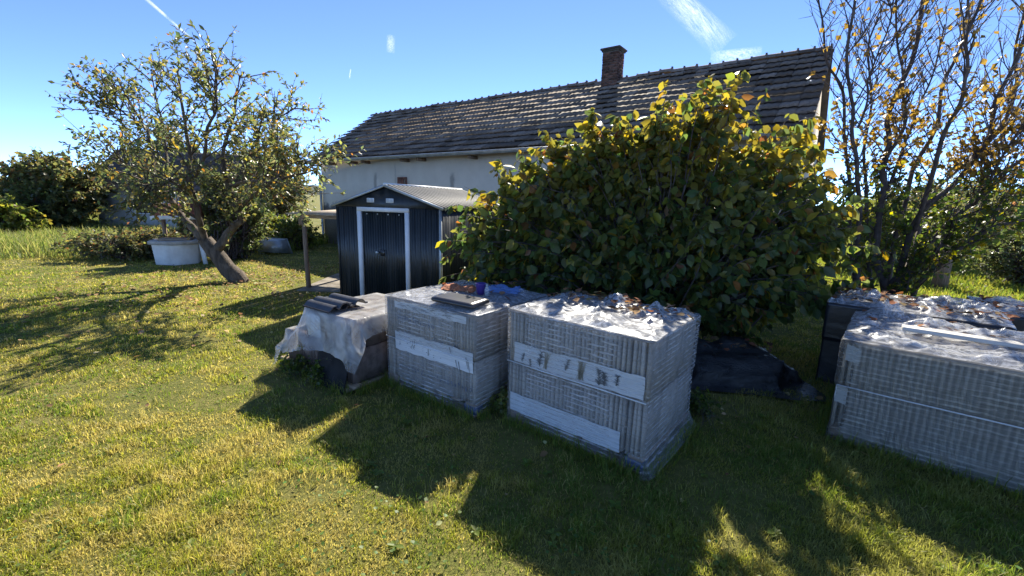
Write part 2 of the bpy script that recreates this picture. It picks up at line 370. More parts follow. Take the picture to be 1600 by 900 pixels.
# ------------------------------------------------------------------ house
HX, HY, HRZ = -6.82, 16.0, R_(-36.4)
hex_ = np.array([math.cos(HRZ), math.sin(HRZ), 0]); hey = np.array([-math.sin(HRZ), math.cos(HRZ), 0]); HO = np.array([HX, HY, 0])
def wall_pt(px, py):
    d = ray(px, py); t = ((HO - CC) @ hey) / (d @ hey); p = CC + d * t - HO
    return p @ hex_, p[2]
HL, EZ, RUN, RISE, OV = 14.24, 2.85, 2.68, 1.85, 0.35
house = empty('house', (HX, HY, 0), HRZ, label='long low farmhouse with mossy dark tiled roof and cream plaster wall', category='house')
n = NT('stained_plaster'); v = n.coords(); z = n.noise(1.3, v, 6, 0.65); zf = n.noise(22, v, 5, 0.7)
base = n.ramp(z, [(0.3, (0.68, 0.58, 0.44)), (0.7, (0.82, 0.72, 0.57))])
sx = n.n('SeparateXYZ', {0: v})
# old damp at the wall foot and run-off stains below the gutter
wob = n.math('MULTIPLY_ADD', z, 1.6); wob.inputs[2].default_value = -0.8
foot = n.math('SUBTRACT', 1.45, n.math('ADD', (sx, 'Z'), wob)); foot = n.ramp(foot, [(0.0, 0.0), (0.22, 1.0)])
col = n.mix(foot, base, n.ramp(zf, [(0.35, (0.1, 0.095, 0.09)), (0.65, (0.2, 0.185, 0.17))]))
for (px, py, hw, z0, z1, amt) in ((587, 285, 0.10, 1.6, 2.45, 0.55), (629, 283, 0.33, 1.3, 2.35, 0.6), (706, 290, 0.1, 1.5, 2.4, 0.6), (617, 265, 0.05, 1.8, 2.7, 0.25)):
    cxs, _ = wall_pt(px, py)
    dx = n.math('ABSOLUTE', n.math('SUBTRACT', n.math('MULTIPLY_ADD', zf, 0.12), cxs + 0.06))
    dx2 = n.math('SUBTRACT', (sx, 'X'), cxs); dx2 = n.math('ABSOLUTE', n.math('ADD', dx2, n.math('MULTIPLY', n.math('SUBTRACT', z, 0.5), 0.35)))
    mx = n.math('SUBTRACT', 1.0, n.math('DIVIDE', dx2, hw)); mx.use_clamp = True
    mz = n.math('MULTIPLY', n.math('SUBTRACT', (sx, 'Z'), z0), 4.0); mz.use_clamp = True
    mz2 = n.math('MULTIPLY', n.math('SUBTRACT', z1, (sx, 'Z')), 5.0); mz2.use_clamp = True
    f = n.math('MULTIPLY', n.math('MULTIPLY', mx, mz), mz2); f = n.math('MULTIPLY', f, 1.8); f.use_clamp = True; f = n.math('MULTIPLY', f, amt)
    col = n.mix(f, col, (0.17, 0.145, 0.125))
M['plaster'] = n.surf(n.pr(col, 0.92, zf, 0.4, 0.01))
b = MB()
b.box(0, HL, 0, 0.3, -0.2, EZ + 0.05).box(0, HL, 2 * RUN - 2 * OV - 0.3, 2 * RUN - 2 * OV, -0.2, EZ + 0.05)
for x in (0, HL - 0.3):
    y0, y1, ym = 0.3, 2 * RUN - 2 * OV - 0.3, RUN - OV
    zt = EZ + 0.05
    b.add([(x, y0, -0.2), (x + 0.3, y0, -0.2), (x + 0.3, y1, -0.2), (x, y1, -0.2), (x, y0, zt), (x + 0.3, y0, zt), (x + 0.3, y1, zt), (x, y1, zt), (x, ym, EZ + RISE - 0.14), (x + 0.3, ym, EZ + RISE - 0.14)],
          [(0, 1, 5, 4), (2, 3, 7, 6), (1, 2, 6, 9, 5), (3, 0, 4, 8, 7), (4, 5, 9, 8), (6, 7, 8, 9), (3, 2, 1, 0)])
b.obj('wall', M['plaster'], house)
# roof deck
roof = MB()
th = 0.06; ym = RUN - OV
for s in (0, 1):
    ya, yb = (-OV, ym) if s == 0 else (2 * RUN - OV, ym)
    roof.add([(-0.12, ya, EZ - 0.07), (HL + 0.12, ya, EZ - 0.07), (HL + 0.12, yb, EZ + RISE - 0.07), (-0.12, yb, EZ + RISE - 0.07),
              (-0.12, ya, EZ - 0.07 + th), (HL + 0.12, ya, EZ - 0.07 + th), (HL + 0.12, yb, EZ + RISE - 0.07 + th), (-0.12, yb, EZ + RISE - 0.07 + th)],
             [(3, 2, 1, 0), (4, 5, 6, 7), (0, 1, 5, 4), (1, 2, 6, 5), (2, 3, 7, 6), (3, 0, 4, 7)])
roofo = roof.obj('roof', M['browntile'], house)
n = NT('mossy_tile'); v = n.coords(); oi = n.n('ObjectInfo'); g = n.n('NewGeometry')
tcw = n.n('NewGeometry'); zz = n.noise(1.2, (tcw, 'Position'), 5); zs = n.noise(16, (tcw, 'Position'), 5, 0.7)
rr = n.math('FRACT', n.math('ADD', (oi, 'Random'), (g, 'Random Per Island')))
c = n.ramp(rr, [(0.0, (0.12, 0.09, 0.072)), (0.5, (0.21, 0.165, 0.135)), (1.0, (0.31, 0.25, 0.21))])
c = n.mix(n.ramp(zs, [(0.45, 0.0), (0.75, 0.75)]), c, (0.05, 0.046, 0.04)); c = n.mix(n.ramp(zz, [(0.5, 0.0), (0.75, 0.5)]), c, (0.075, 0.07, 0.06))
M['moss_tile'] = n.surf(n.pr(c, 0.85, zs, 0.6, 0.01, Specular_IOR_Level=0.25))
TW, NC = 0.2785, 12
SLOPE = math.hypot(RUN, RISE); SA = math.atan2(RISE, RUN); TL = SLOPE / NC
def tile_geo(w, l, lift, amp=0.014, thick=0.028):
    xs = np.linspace(0, 1, 9); zs = amp * (0.5 - 0.5 * np.cos(xs * 4 * math.pi)) * np.array([1, 1, 1, 1, .3, 1, 1, 1, 1])
    lo = np.stack([xs * w, xs * 0, zs + lift], -1); up = np.stack([xs * w, xs * 0 + l, zs * 0.8], -1); bt = lo - np.array([0, -0.004, thick])
    V = np.concatenate([bt, lo, up]); fs = []
    for r in range(2):
        for k in range(8): fs.append((r * 9 + k, r * 9 + k + 1, (r + 1) * 9 + k + 1, (r + 1) * 9 + k))
    fs += [(0, 9, 18), (8, 26, 17)]
    return V, fs
tmeshes = []
for k in range(3):
    V, fs = tile_geo(TW - 0.004, TL * 1.2, 0.066 + 0.006 * k, 0.015, 0.036)
    bm_ = MB().add(V, fs); tmeshes.append(bm_.mesh('tile', M['moss_tile']))
ca, sa = math.cos(SA), math.sin(SA)
def slope_m(x, s, rx=0, rz=0, dz=0):
    # local frame on the front slope: x along eave, y up-slope, z normal
    Mx = Matrix.Translation((x, -OV + s * ca, EZ + s * sa + dz)) @ Matrix.Rotation(SA, 4, 'X') @ Matrix.Rotation(rz, 4, 'Z') @ Matrix.Rotation(rx, 4, 'Y')
    return Mx
pos = []
for r in range(NC):
    for cidx in range(52):
        x = -0.1 + cidx * TW
        pos.append((x, r * TL, rng.normal(0, 0.02), rng.normal(0, 0.013), rng.random() * 0.012, rng.integers(3)))
def cam_d(p):
    q = HO + hex_ * p[0] + hey * (-OV + p[1] * ca) + np.array([0, 0, EZ + p[1] * sa]); return np.linalg.norm(q - CC) + (40 if (p[0] > 6.8 and p[1] < 1.0) else 0)
pos.sort(key=cam_d)
rest = MB(); resto = None
for i, p in enumerate(pos):
    mt = slope_m(p[0], p[1], p[2], p[3], p[4])
    if i < 300:
        o = obj('tile', tmeshes[p[5]], roofo); o.matrix_local = mt
    else:
        V, fs = tile_geo(TW - 0.004, TL * 1.2, 0.066 + 0.006 * p[5], 0.015, 0.036)
        A = np.array(mt); rest.add(V @ A[:3, :3].T + A[:3, 3], fs)
rest.obj('tiles', M['moss_tile'], roofo, kind='stuff')
bk = MB()   # back slope tiles as plain courses
for r in range(NC):
    y0 = 2 * RUN - OV - r * TL * ca; z0 = EZ + r * TL * sa
    bk.add([(-0.1, y0, z0 + 0.03), (HL + 0.1, y0, z0 + 0.03), (HL + 0.1, y0 - TL * ca, z0 + TL * sa), (-0.1, y0 - TL * ca, z0 + TL * sa), (-0.1, y0, z0), (HL + 0.1, y0, z0)], [(1, 0, 3, 2), (0, 1, 5, 4)])
bk.obj('back_slope_tiles', M['moss_tile'], roofo, kind='stuff')
# ridge caps
capm = MB(); an = np.linspace(-0.25, math.pi + 0.25, 7)
P = [[(x, -math.cos(t) * rr_, math.sin(t) * rr_ * 0.8) for t in an] for x, rr_ in ((0, 0.085), (0.03, 0.1), (0.035, 0.088), (0.3, 0.078))]
capm.grid(np.array(P)); capm.add(np.array([P[0][i] for i in range(7)]), [tuple(range(6, -1, -1))])
capm.box(0.0, 0.035, -0.03, 0.03, 0.06, 0.097)
cap = capm.mesh('ridge_cap', M['moss_tile'])
for k in range(52):
    o = obj('ridge_cap', cap, roofo); o.location = (HL + 0.1 - k * 0.2785, ym, EZ + RISE + 0.03 + 0.012 * math.sin(k * 0.7) + rng.normal(0, 0.006)); o.rotation_euler = (0, rng.normal(0, 0.02), math.pi + rng.normal(0, 0.03))
# gutter, brackets, down pipe, rafters
g_ = MB(); an = np.linspace(math.pi, 2 * math.pi, 9)
P = [[(x, -OV - 0.06 + math.cos(t) * rr_, EZ - 0.03 + math.sin(t) * rr_ + 0.004 * x * 0.3) for t in an] for x in np.linspace(-0.15, HL + 0.1, 24) for rr_ in (0.065,)]
g_.grid(np.array(P)); P2 = [[(x, -OV - 0.06 + math.cos(t) * 0.058, EZ - 0.03 + math.sin(t) * 0.058 + 0.004 * x * 0.3) for t in an[::-1]] for x in np.linspace(-0.15, HL + 0.1, 24)]
g_.grid(np.array(P2)); g_.tube([(-0.15, -OV - 0.125, EZ - 0.028), (HL + 0.1, -OV - 0.125, EZ - 0.012)], 0.011)
gut = g_.obj('gutter', M['zinc'], house, True)
b = MB(); b.tube([(0.03, -OV - 0.06, EZ - 0.09), (0.03, -OV - 0.03, EZ - 0.2), (0.03, -0.08, EZ - 0.4), (0.03, -0.07, 0.15), (0.03, -0.14, 0.05)], 0.042, 8)
b.obj('down_pipe', M['zinc'], house, True)
for k in (0.9, 2.1, 2.75, 4.6, 5.3, 7.2):
    bb = MB().box(k, k + 0.08, -OV + 0.05, 0, EZ - 0.16, EZ - 0.075); bb.obj('rafter_end', M['woodz'], house)
# small boarded window
wx, wz = wall_pt(629, 286)
win = MB().box(wx - 0.17, wx + 0.17, -0.012, 0.02, wz - 0.13, wz + 0.14).obj('window', M['woodz'], house)
fr = MB()
fr.box(wx - 0.2, wx - 0.16, -0.03, 0.01, wz - 0.16, wz + 0.17).box(wx + 0.16, wx + 0.2, -0.03, 0.01, wz - 0.16, wz + 0.17)
fr.box(wx - 0.159, wx + 0.159, -0.028, 0.01, wz + 0.13, wz + 0.17).box(wx - 0.159, wx + 0.159, -0.028, 0.01, wz - 0.16, wz - 0.12).obj('frame', M['brick'], win)
for k in range(4):
    MB().box(wx - 0.155 + k * 0.079, wx - 0.082 + k * 0.079, -0.022, -0.013, wz - 0.118, wz + 0.128).obj('board', M['brick'] if k < 3 else M['woodz'], win)
# chimney of single bricks
d = ray(959, 122); ridge_o = HO + hey * ym
t = ((ridge_o - CC) @ hey) / (d @ hey); CHX = (CC + d * t - HO) @ hex_
chw, chd, ch0, ch1 = 0.42, 0.36, EZ + RISE - 0.32, EZ + RISE + 0.66
chim = MB().box(CHX - chw / 2 + 0.012, CHX + chw / 2 - 0.012, ym - 0.1 - chd / 2 + 0.012, ym - 0.1 + chd / 2 - 0.012, ch0 - 0.2, ch1).obj('chimney', M['mortar'], house)
rows = int((ch1 - ch0) / 0.0605)
brm = {}
for r in range(rows):
    z0 = ch0 + r * 0.0605
    for face in range(4):
        L = chw if face % 2 == 0 else chd
        cuts = [0, 0.5, 1] if r % 2 else [0, 0.25, 0.75, 1]
        for k in range(len(cuts) - 1):
            a0, a1 = cuts[k] * L + 0.006, cuts[k + 1] * L - 0.006; ln = round(a1 - a0, 4)
            if ln not in brm: brm[ln] = MB().box(0, ln, 0, 0.025, 0, 0.051).mesh('brick', M['chimbrick'])
            o = obj('brick', brm[ln], chim); jt = rng.normal(0, 0.004)
            cx, cy = CHX, ym - 0.1
            if face == 0: o.location = (cx - chw / 2 + a0, cy - chd / 2 - 0.003 + jt, z0)
            elif face == 2: o.location = (cx + chw / 2 - a0, cy + chd / 2 + 0.003 + jt, z0); o.rotation_euler[2] = math.pi
            elif face == 1: o.location = (cx + chw / 2 + 0.003 + jt, cy - chd / 2 + a0, z0); o.rotation_euler[2] = math.pi / 2
            else: o.location = (cx - chw / 2 - 0.003 + jt, cy + chd / 2 - a0, z0); o.rotation_euler[2] = -math.pi / 2
M['sootcap'] = simple('sooty_concrete', (0.045, 0.042, 0.04), (0.11, 0.1, 0.095), 8, 0.95)
b = MB(); cx, cy = CHX, ym - 0.1
b.box(cx - 0.235, cx + 0.235, cy - 0.205, cy + 0.205, ch1 + 0.001, ch1 + 0.035, 0.006).box(cx - 0.265, cx + 0.265, cy - 0.235, cy + 0.235, ch1 + 0.036, ch1 + 0.085, 0.012)
b.obj('chimney_cap', M['sootcap'], chim)

# ------------------------------------------------------------------ garden shed
SRZ = R_(-18); SW, SD, SH, SP = 1.83, 2.6, 1.53, 1.85
shed = empty('garden_shed', (-2.80, 7.08, 0), SRZ, label='small black metal garden shed with white door frame and gable vents', category='shed')
def corr(x0, x1, z0, z1, y, pitch=0.1, amp=0.014, fine=False, top=None):
    """corrugated sheet facing -y"""
    pr = []
    x = x0
    if fine: prof = [(0, 0), (0.35, 0), (0.45, 1), (0.9, 1), (1.0, 0)]
    else: prof = [(0, 0), (0.12, 1), (0.5, 1), (0.56, 0.55), (0.62, 1), (0.9, 1), (1, 0)]
    while x < x1 - 1e-4:
        for u, h in prof[:-1]:
            if x + u * pitch <= x1: pr.append((x + u * pitch, -amp * h))
        x += pitch
    pr.append((x1, 0))
    f = np.array(pr); zt = z1 if top is None else top
    lo = np.stack([f[:, 0], y + f[:, 1], f[:, 0] * 0 + z0], -1); hi = np.stack([f[:, 0], y + f[:, 1], f[:, 0] * 0 + z1], -1)
    lob = lo.copy(); lob[:, 1] = y + 0.006; hib = hi.copy(); hib[:, 1] = y + 0.006
    return np.stack([lob, lo, hi, hib])
dx0, dx1 = 0.43, 1.27
for nm, a0, a1 in (('front_panel', 0.03, dx0 - 0.035), ('front_panel', dx1 + 0.035, SW - 0.03)):
    MB().grid(corr(a0, a1, 0.04, SH, 0.0, 0.092, 0.012)).obj(nm, M['darkmetal'], shed)
door = MB().grid(corr(dx0 + 0.032, dx1 - 0.032, 0.05, SH - 0.065, 0.014, 0.045, 0.007, True)).obj('door', M['darkmetal'], shed)
MB().box(0.78, 0.86, -0.016, 0.003, 0.79, 0.89, 0.006).obj('lock_plate', M['black_plastic'], door)
kn = MB().tube([(0.745, 0.01, 0.845), (0.745, -0.03, 0.845)], 0.012, 8).tube([(0.745, -0.03, 0.845), (0.745, -0.038, 0.845), (0.745, -0.056, 0.845), (0.745, -0.06, 0.845)], [0.014, 0.024, 0.022, 0.012], 10)
kn.obj('door_knob', M['zinc'], door, True)
fr = MB().box(dx0 - 0.035, dx0 + 0.03, -0.035, 0.02, 0.02, SH - 0.062).box(dx1 - 0.03, dx1 + 0.035, -0.035, 0.02, 0.02, SH - 0.062).box(dx0 - 0.035, dx1 + 0.035, -0.035, 0.02, SH - 0.061, SH + 0.002)
fr.obj('door_frame', M['whitemetal'], shed)
for i in range(4):
    MB().tube([(dx0 + 0.12 + i * 0.19, 0.012, SH - 0.1), (dx0 + 0.12 + i * 0.19, 0.0, SH - 0.1)], 0.011, 8).obj('rivet', M['zinc'], door)
# sides and back
def side(P, rot): return P
Ps = corr(0.0, SD, 0.04, SH, 0, 0.092, 0.012)
R1 = np.stack([SW - Ps[..., 1], Ps[..., 0] + 0.03, Ps[..., 2]], -1); L1 = np.stack([Ps[..., 1], SD + 0.03 - Ps[..., 0], Ps[..., 2]], -1)
MB().grid(R1).obj('side_panel', M['darkmetal'], shed); MB().grid(L1).obj('side_panel', M['darkmetal'], shed)
Pb = corr(0.0, SW, 0.04, SH, 0, 0.092, 0.012); B1 = np.stack([SW - Pb[..., 0], SD + 0.035 - Pb[..., 1], Pb[..., 2]], -1); MB().grid(B1).obj('back_panel', M['darkmetal'], shed)
MB().box(0.0, SW, 0.0, SD + 0.03, -0.03, 0.035).obj('base_frame', M['darkmetal'], shed)
for x in (-0.005, SW - 0.028):
    MB().box(x, x + 0.033, -0.018, 0.02, 0.03, SH).obj('corner_post', M['darkmetal'] if x < 1 else M['zinc'], shed)
for y in (-0.012, SD + 0.022):
    MB().add([(-0.02, y, SH + 0.004), (SW + 0.02, y, SH + 0.004), (SW / 2, y, SP - 0.02), (-0.02, y + 0.015, SH + 0.004), (SW + 0.02, y + 0.015, SH + 0.004), (SW / 2, y + 0.015, SP - 0.02)],
         [(0, 1, 2), (5, 4, 3), (0, 3, 4, 1), (1, 4, 5, 2), (2, 5, 3, 0)]).obj('gable', M['darkmetal'], shed)
for x in (0.64, 0.98):
    v_ = MB().box(x - 0.065, x + 0.065, -0.022, -0.0125, SH + 0.075, SH + 0.14, 0.003).obj('vent', M['whitemetal'], shed)
    for c_ in (-1, 1):
        for k in range(3):
            MB().box(x + c_ * 0.03 - 0.024, x + c_ * 0.03 + 0.024, -0.027, -0.0225, SH + 0.085 + k * 0.017, SH + 0.094 + k * 0.017).obj('slat', M['zinc'], v_)
n = NT('shed_roof_sheet'); v = n.coords(); z = n.noise(3, v, 4)
M['shedroof'] = n.surf(n.pr(n.ramp(z, [(0.3, (0.05, 0.055, 0.06)), (0.7, (0.08, 0.085, 0.095))]), 0.62, Metallic=0.0, Specular_IOR_Level=0.22))
sl_ = math.hypot(SW / 2 + 0.05, SP - SH)
for s in (-1, 1):
    P = corr(-0.04, SD + 0.08, 0.0, 1.0, 0, 0.13, 0.024, True)
    u = P[..., 2]; x = SW / 2 + s * u * (SW / 2 + 0.05); zz_ = SP - u * (SP - SH + 0.0) - P[..., 1] + 0.012
    Q = np.stack([x, P[..., 0], zz_], -1)
    MB().grid(Q).obj('roof_sheet', M['shedroof'], shed)
    # white verge trim and eave
    for y in (-0.058, SD + 0.082):
        e0 = (SW / 2, SP); e1 = (SW / 2 + s * (SW / 2 + 0.055), SH - 0.003)
        MB().add([(e0[0], y, e0[1] + 0.03), (e1[0], y, e1[1] + 0.03), (e1[0], y, e1[1] - 0.008), (e0[0], y, e0[1] - 0.008), (e0[0], y + 0.016, e0[1] + 0.03), (e1[0], y + 0.016, e1[1] + 0.03), (e1[0], y + 0.016, e1[1] - 0.008), (e0[0], y + 0.016, e0[1] - 0.008)],
                 [(0, 1, 2, 3), (7, 6, 5, 4), (0, 4, 5, 1), (1, 5, 6, 2), (2, 6, 7, 3), (3, 7, 4, 0)]).obj('verge_trim', M['zinc'], shed)
MB().tube([(SW / 2, -0.06, SP + 0.03), (SW / 2, SD + 0.1, SP + 0.03)], 0.022, 6).obj('ridge_trim', M['whitemetal'], shed)

# ------------------------------------------------------------------ lean-to beside the shed and its slab
lt = empty('lean_to', (-3.76, 8.0, 0), R_(-14), label='rough wooden lean-to roof on a thin post beside the black shed', category='lean-to')
MB().tube([(0, 0, 0.0), (-0.012, 0.0, 0.6), (-0.008, 0, 1.28)], [0.045, 0.04, 0.043], 7).obj('post', M['woodz'], lt)
MB().tube([(0.05, 1.5, 0.0), (0.04, 1.5, 1.33)], 0.045, 7).obj('post', M['woodz'], lt)
MB().box(-0.06, 1.08, -0.04, 0.04, 1.283, 1.345).obj('beam', M['wood'], lt); MB().box(-0.02, 1.08, 1.46, 1.54, 1.333, 1.395).obj('beam', M['wood'], lt)
for k in range(5):
    x0 = -0.22 + k * 0.262; z0 = 1.35 + 0.0
    MB().add([(x0, -0.2, 1.348), (x0 + 0.255, -0.2, 1.351), (x0 + 0.255, 1.9, 1.402), (x0, 1.9, 1.40), (x0, -0.2, 1.372), (x0 + 0.255, -0.2, 1.375), (x0 + 0.255, 1.9, 1.426), (x0, 1.9, 1.424)],
             [(3, 2, 1, 0), (4, 5, 6, 7), (0, 1, 5, 4), (1, 2, 6, 5), (2, 3, 7, 6), (3, 0, 4, 7)]).obj('roof_board', M['palewood'], lt)
MB().box(-0.1, -0.02, -0.03, 0.03, 1.15, 1.28).obj('bracket', M['woodz'], lt)
b = MB(); b.box(-3.85, -2.6, 7.72, 9.6, -0.1, 0.022, 0.01)
b.obj('paving', M['oldconcrete'], kind='structure')

# ------------------------------------------------------------------ palletised roof tiles
def stand_tile(w, h, thick, amp, mat):
    """roof tile standing on end: thickness along x, width along y, length along z"""
    ys = np.linspace(0, 1, 9); xo = amp * np.sin(ys * 4 * math.pi)
    a = np.stack([xo, ys * w, ys * 0], -1); V = np.concatenate([a, a + [thick, 0, 0], a + [thick, 0, h], a + [0, 0, h]])
    fs = []
    for k in range(8):
        fs += [(k, k + 27, k + 28, k + 1), (9 + k, 10 + k, 19 + k, 18 + k), (18 + k, 19 + k, 28 + k, 27 + k), (k, k + 1, 10 + k, 9 + k)]
    fs += [(0, 9, 18, 27), (8, 35, 26, 17)]
    return MB().add(V, fs).mesh('roof_tile', mat)
TILE_CACHE = {}
def tiles_block(parent, x0, x1, y0, y1, z0, h, rows, pitch, name='roof_tile', mat='tile_edge'):
    nx = int((x1 - x0) / pitch); w = (y1 - y0) / rows
    key = (round(w, 3), round(h, 3), round(pitch, 4), mat)
    if key not in TILE_CACHE: TILE_CACHE[key] = stand_tile(w - 0.006, h, pitch * 0.44, 0.005, M[mat])
    for j in range(rows):
        for i in range(nx):
            o = obj(name, TILE_CACHE[key], parent)
            o.location = (x0 + i * pitch + pitch * 0.2 + rng.normal(0, pitch * 0.07), y0 + j * w + (abs(rng.normal(0, 0.006)) if j == 0 else 0), z0); o.rotation_euler = (rng.normal(0, 0.003), rng.normal(0, 0.006), rng.normal(0, 0.012)); o.scale[2] = 1 - abs(rng.normal(0, 0.006))
def wood_pallet(parent, W, D, h=0.11):
    for k in range(3):
        y = 0.0 + k * (D - 0.1) / 2
        MB().box(0, W, y, y + 0.1, 0.0, 0.02, 0.003).obj('pallet_board', M['wood'], parent)
        for i in range(3):
            x = i * (W - 0.12) / 2; MB().box(x, x + 0.12, y + 0.004, y + 0.096, 0.0205, h - 0.0225).obj('pallet_block', M['blueink'] if (k == 0 and i == 2) else M['wood'], parent)
    nb = 7
    for k in range(nb):
        x = k * (W - 0.1) / (nb - 1); MB().box(x, x + 0.1, 0, D, h - 0.022, h - 0.002, 0.003).obj('pallet_board', M['wood'], parent)
def perim(W, D, mrg, r, step=0.02):
    pts = []
    x0, x1, y0, y1 = -mrg, W + mrg, -mrg, D + mrg
    for (cx, cy, a0, nx_, ny_, ln) in ((x1 - r, y0 + r, -90, 0, 0, 0),):
        pass
    def line(a, b, nrm_):
        L = math.dist(a, b); k = max(2, int(L / step))
        for t in np.linspace(0, 1, k, endpoint=False): pts.append((a[0] + (b[0] - a[0]) * t, a[1] + (b[1] - a[1]) * t, nrm_[0], nrm_[1]))
    def arc(c, a0):
        for t in np.linspace(0, 90, 5, endpoint=False):
            an_ = R_(a0 + t); pts.append((c[0] + r * math.cos(an_), c[1] + r * math.sin(an_), math.cos(an_), math.sin(an_)))
    line((x0 + r, y0), (x1 - r, y0), (0, -1)); arc((x1 - r, y0 + r), -90)
    line((x1, y0 + r), (x1, y1 - r), (1, 0)); arc((x1 - r, y1 - r), 0)
    line((x1 - r, y1), (x0 + r, y1), (0, 1)); arc((x0 + r, y1 - r), 90)
    line((x0, y1 - r), (x0, y0 + r), (-1, 0)); arc((x0 + r, y0 + r), 180)
    return np.array(pts)
def film_shell(parent, W, D, z0, z1, zs, seed, step_out=0.008, flare=0.0, clear=(0.14, 0.8), fm='film'):
    pr = perim(W, D, 0.010, 0.02); zr = np.concatenate([np.linspace(z0, z1, 52), [z1 + 0.006, z1 + 0.010]]); inw = np.concatenate([np.zeros(52), [0.012, 0.05]])
    P = np.zeros((len(zr), len(pr), 3)); S = np.ones((len(zr), len(pr)))
    for i, z in enumerate(zr):
        q = np.stack([pr[:, 0] * 3.0, pr[:, 1] * 3.0 + z * 1.4, np.full(len(pr), z * 26)], -1)
        kf = np.where(pr[:, 3] < -0.5, 0.35, 1.0)
        d = kf * (0.010 * (fbm(q, seed) - 0.5) + 0.016 * (fbm(q * [0.8, 0.8, 0.16], seed + 5) - 0.5))
        if z > zs: d = d + step_out
        d = d + flare * np.clip((z0 + 0.16 - z) / 0.16, 0, 1) ** 2 * (pr[:, 2] > 0.3) - 0.003 * np.sin(np.clip((z - z0) / (z1 - z0), 0, 1) * math.pi) * kf
        d = d - inw[i]
        P[i, :, 0] = pr[:, 0] + pr[:, 2] * d; P[i, :, 1] = pr[:, 1] + pr[:, 3] * d; P[i, :, 2] = z
        fx = pr[:, 0] / W; front = pr[:, 3] < -0.5
        edge = np.clip((fx - clear[0]) / 0.03, 0, 1) * np.clip((clear[1] - fx) / 0.03, 0, 1)
        S[i] = np.where(front, 0.42 + 0.58 * edge, 0.95)
    return obj('stretch_film', gridmesh('stretch_film', P, M[fm], attr=('streak', S.ravel()), closed=True), parent)
def film_top(parent, W, D, z, seed, amp=0.03, peaks=(), x0=-0.015, y0=-0.015, name='top_film', nn=84):
    u, v = np.meshgrid(np.linspace(0, 1, nn), np.linspace(0, 1, nn), indexing='ij')
    x = x0 + u * (W - 2 * x0); y = y0 + v * (D - 2 * y0)
    q = np.stack([x * 4.2, y * 4.2, x * 0], -1); wv = (fbm(q * 0.7, seed + 9) - 0.5) * 1.6
    q2 = q + wv[..., None] * np.array([1, -0.7, 0])
    ca_, sa_ = math.cos(seed), math.sin(seed); qa = np.stack([(q2[..., 0] * ca_ + q2[..., 1] * sa_) * 1.6, (q2[..., 1] * ca_ - q2[..., 0] * sa_) * 0.45, q2[..., 2]], -1)
    h = amp * (ridg(qa, seed, 2) ** 4) * 1.3 + amp * 0.7 * (ridg(q2 * 0.8, seed + 4, 2) ** 4) + amp * 0.22 * ridg(qa * 3.3, seed + 7, 2) ** 5
    e = np.minimum.reduce([u, 1 - u, v, 1 - v]); h = h * np.clip(e / 0.09, 0.08, 1)
    for (px, py, r, ph) in peaks: 
        dd = np.hypot(x - px, y - py) / r; h = h + 0.75 * ph * np.exp(-dd * dd * 1.5) * (0.25 + 1.3 * ridg(q2 * 2.2, seed + 2, 2) ** 2)
    zz = z + 0.012 + h
    x = x + (fbm(q * 1.5, seed + 1) - 0.5) * 0.03; y = y + (fbm(q * 1.5, seed + 3) - 0.5) * 0.03
    return obj(name, gridmesh(name, np.stack([x, y, zz], -1).transpose(1, 0, 2), M['film_top']), parent)
def band(parent, x0, x1, z0, z1, yoff, seed, slope=0.0, name='printed_band'):
    nx, nz = 46, 7; u, v = np.meshgrid(np.linspace(0, 1, nx), np.linspace(0, 1, nz), indexing='ij')
    x = x0 + u * (x1 - x0); z = z0 + v * (z1 - z0) + slope * u
    q = np.stack([x * 7, z * 8, z * 0], -1); y = -yoff + 0.002 * (fbm(q, seed) - 0.5)
    z = z + 0.016 * (fbm(q * [1.5, 0, 0] + [0, 0, 3], seed + 2) - 0.5) * (1 + 0.5 * v); x = x + 0.012 * (fbm(q * [0, 4, 0], seed + 6) - 0.5)
    return obj(name, gridmesh(name, np.stack([x, y, z], -1).transpose(1, 0, 2), M['paper']), parent)
def strokes(parent, polys, yoff, mat, name='print'):
    b = MB()
    for pl, wd in polys:
        pl = np.array(pl, float); t = nrm(np.gradient(pl, axis=0)); sd = np.stack([-t[:, 1], t[:, 0]], -1); wds = wd * np.linspace(1, 0.45, len(pl))[:, None]
        a_, c_ = pl + sd * wds, pl - sd * wds
        P = np.stack([np.stack([a_[:, 0], a_[:, 0] * 0 - yoff, a_[:, 1]], -1), np.stack([c_[:, 0], c_[:, 0] * 0 - yoff, c_[:, 1]], -1)]); b.grid(P)
    return b.obj(name, mat, parent, kind='stuff')
def plant_print(cx, z0, h, r, n_=26, lean=0.0, wd=0.0024):
    ps = [([(cx, z0), (cx + lean * 0.5, z0 + h * 0.5), (cx + lean, z0 + h)], wd * 1.3)]
    for k in range(n_):
        t = r.random(); bx, bz = cx + lean * t, z0 + h * t; a_ = (0.5 + r.random() * 0.9) * (1 if r.random() < 0.5 else -1); L = h * (0.1 + 0.3 * r.random())
        ps.append(([(bx, bz), (bx + L * 0.5 * math.sin(a_), bz + L * 0.3), (bx + L * math.sin(a_), bz + L * math.cos(a_) * 0.6)], wd * (0.5 + r.random())))
    return ps
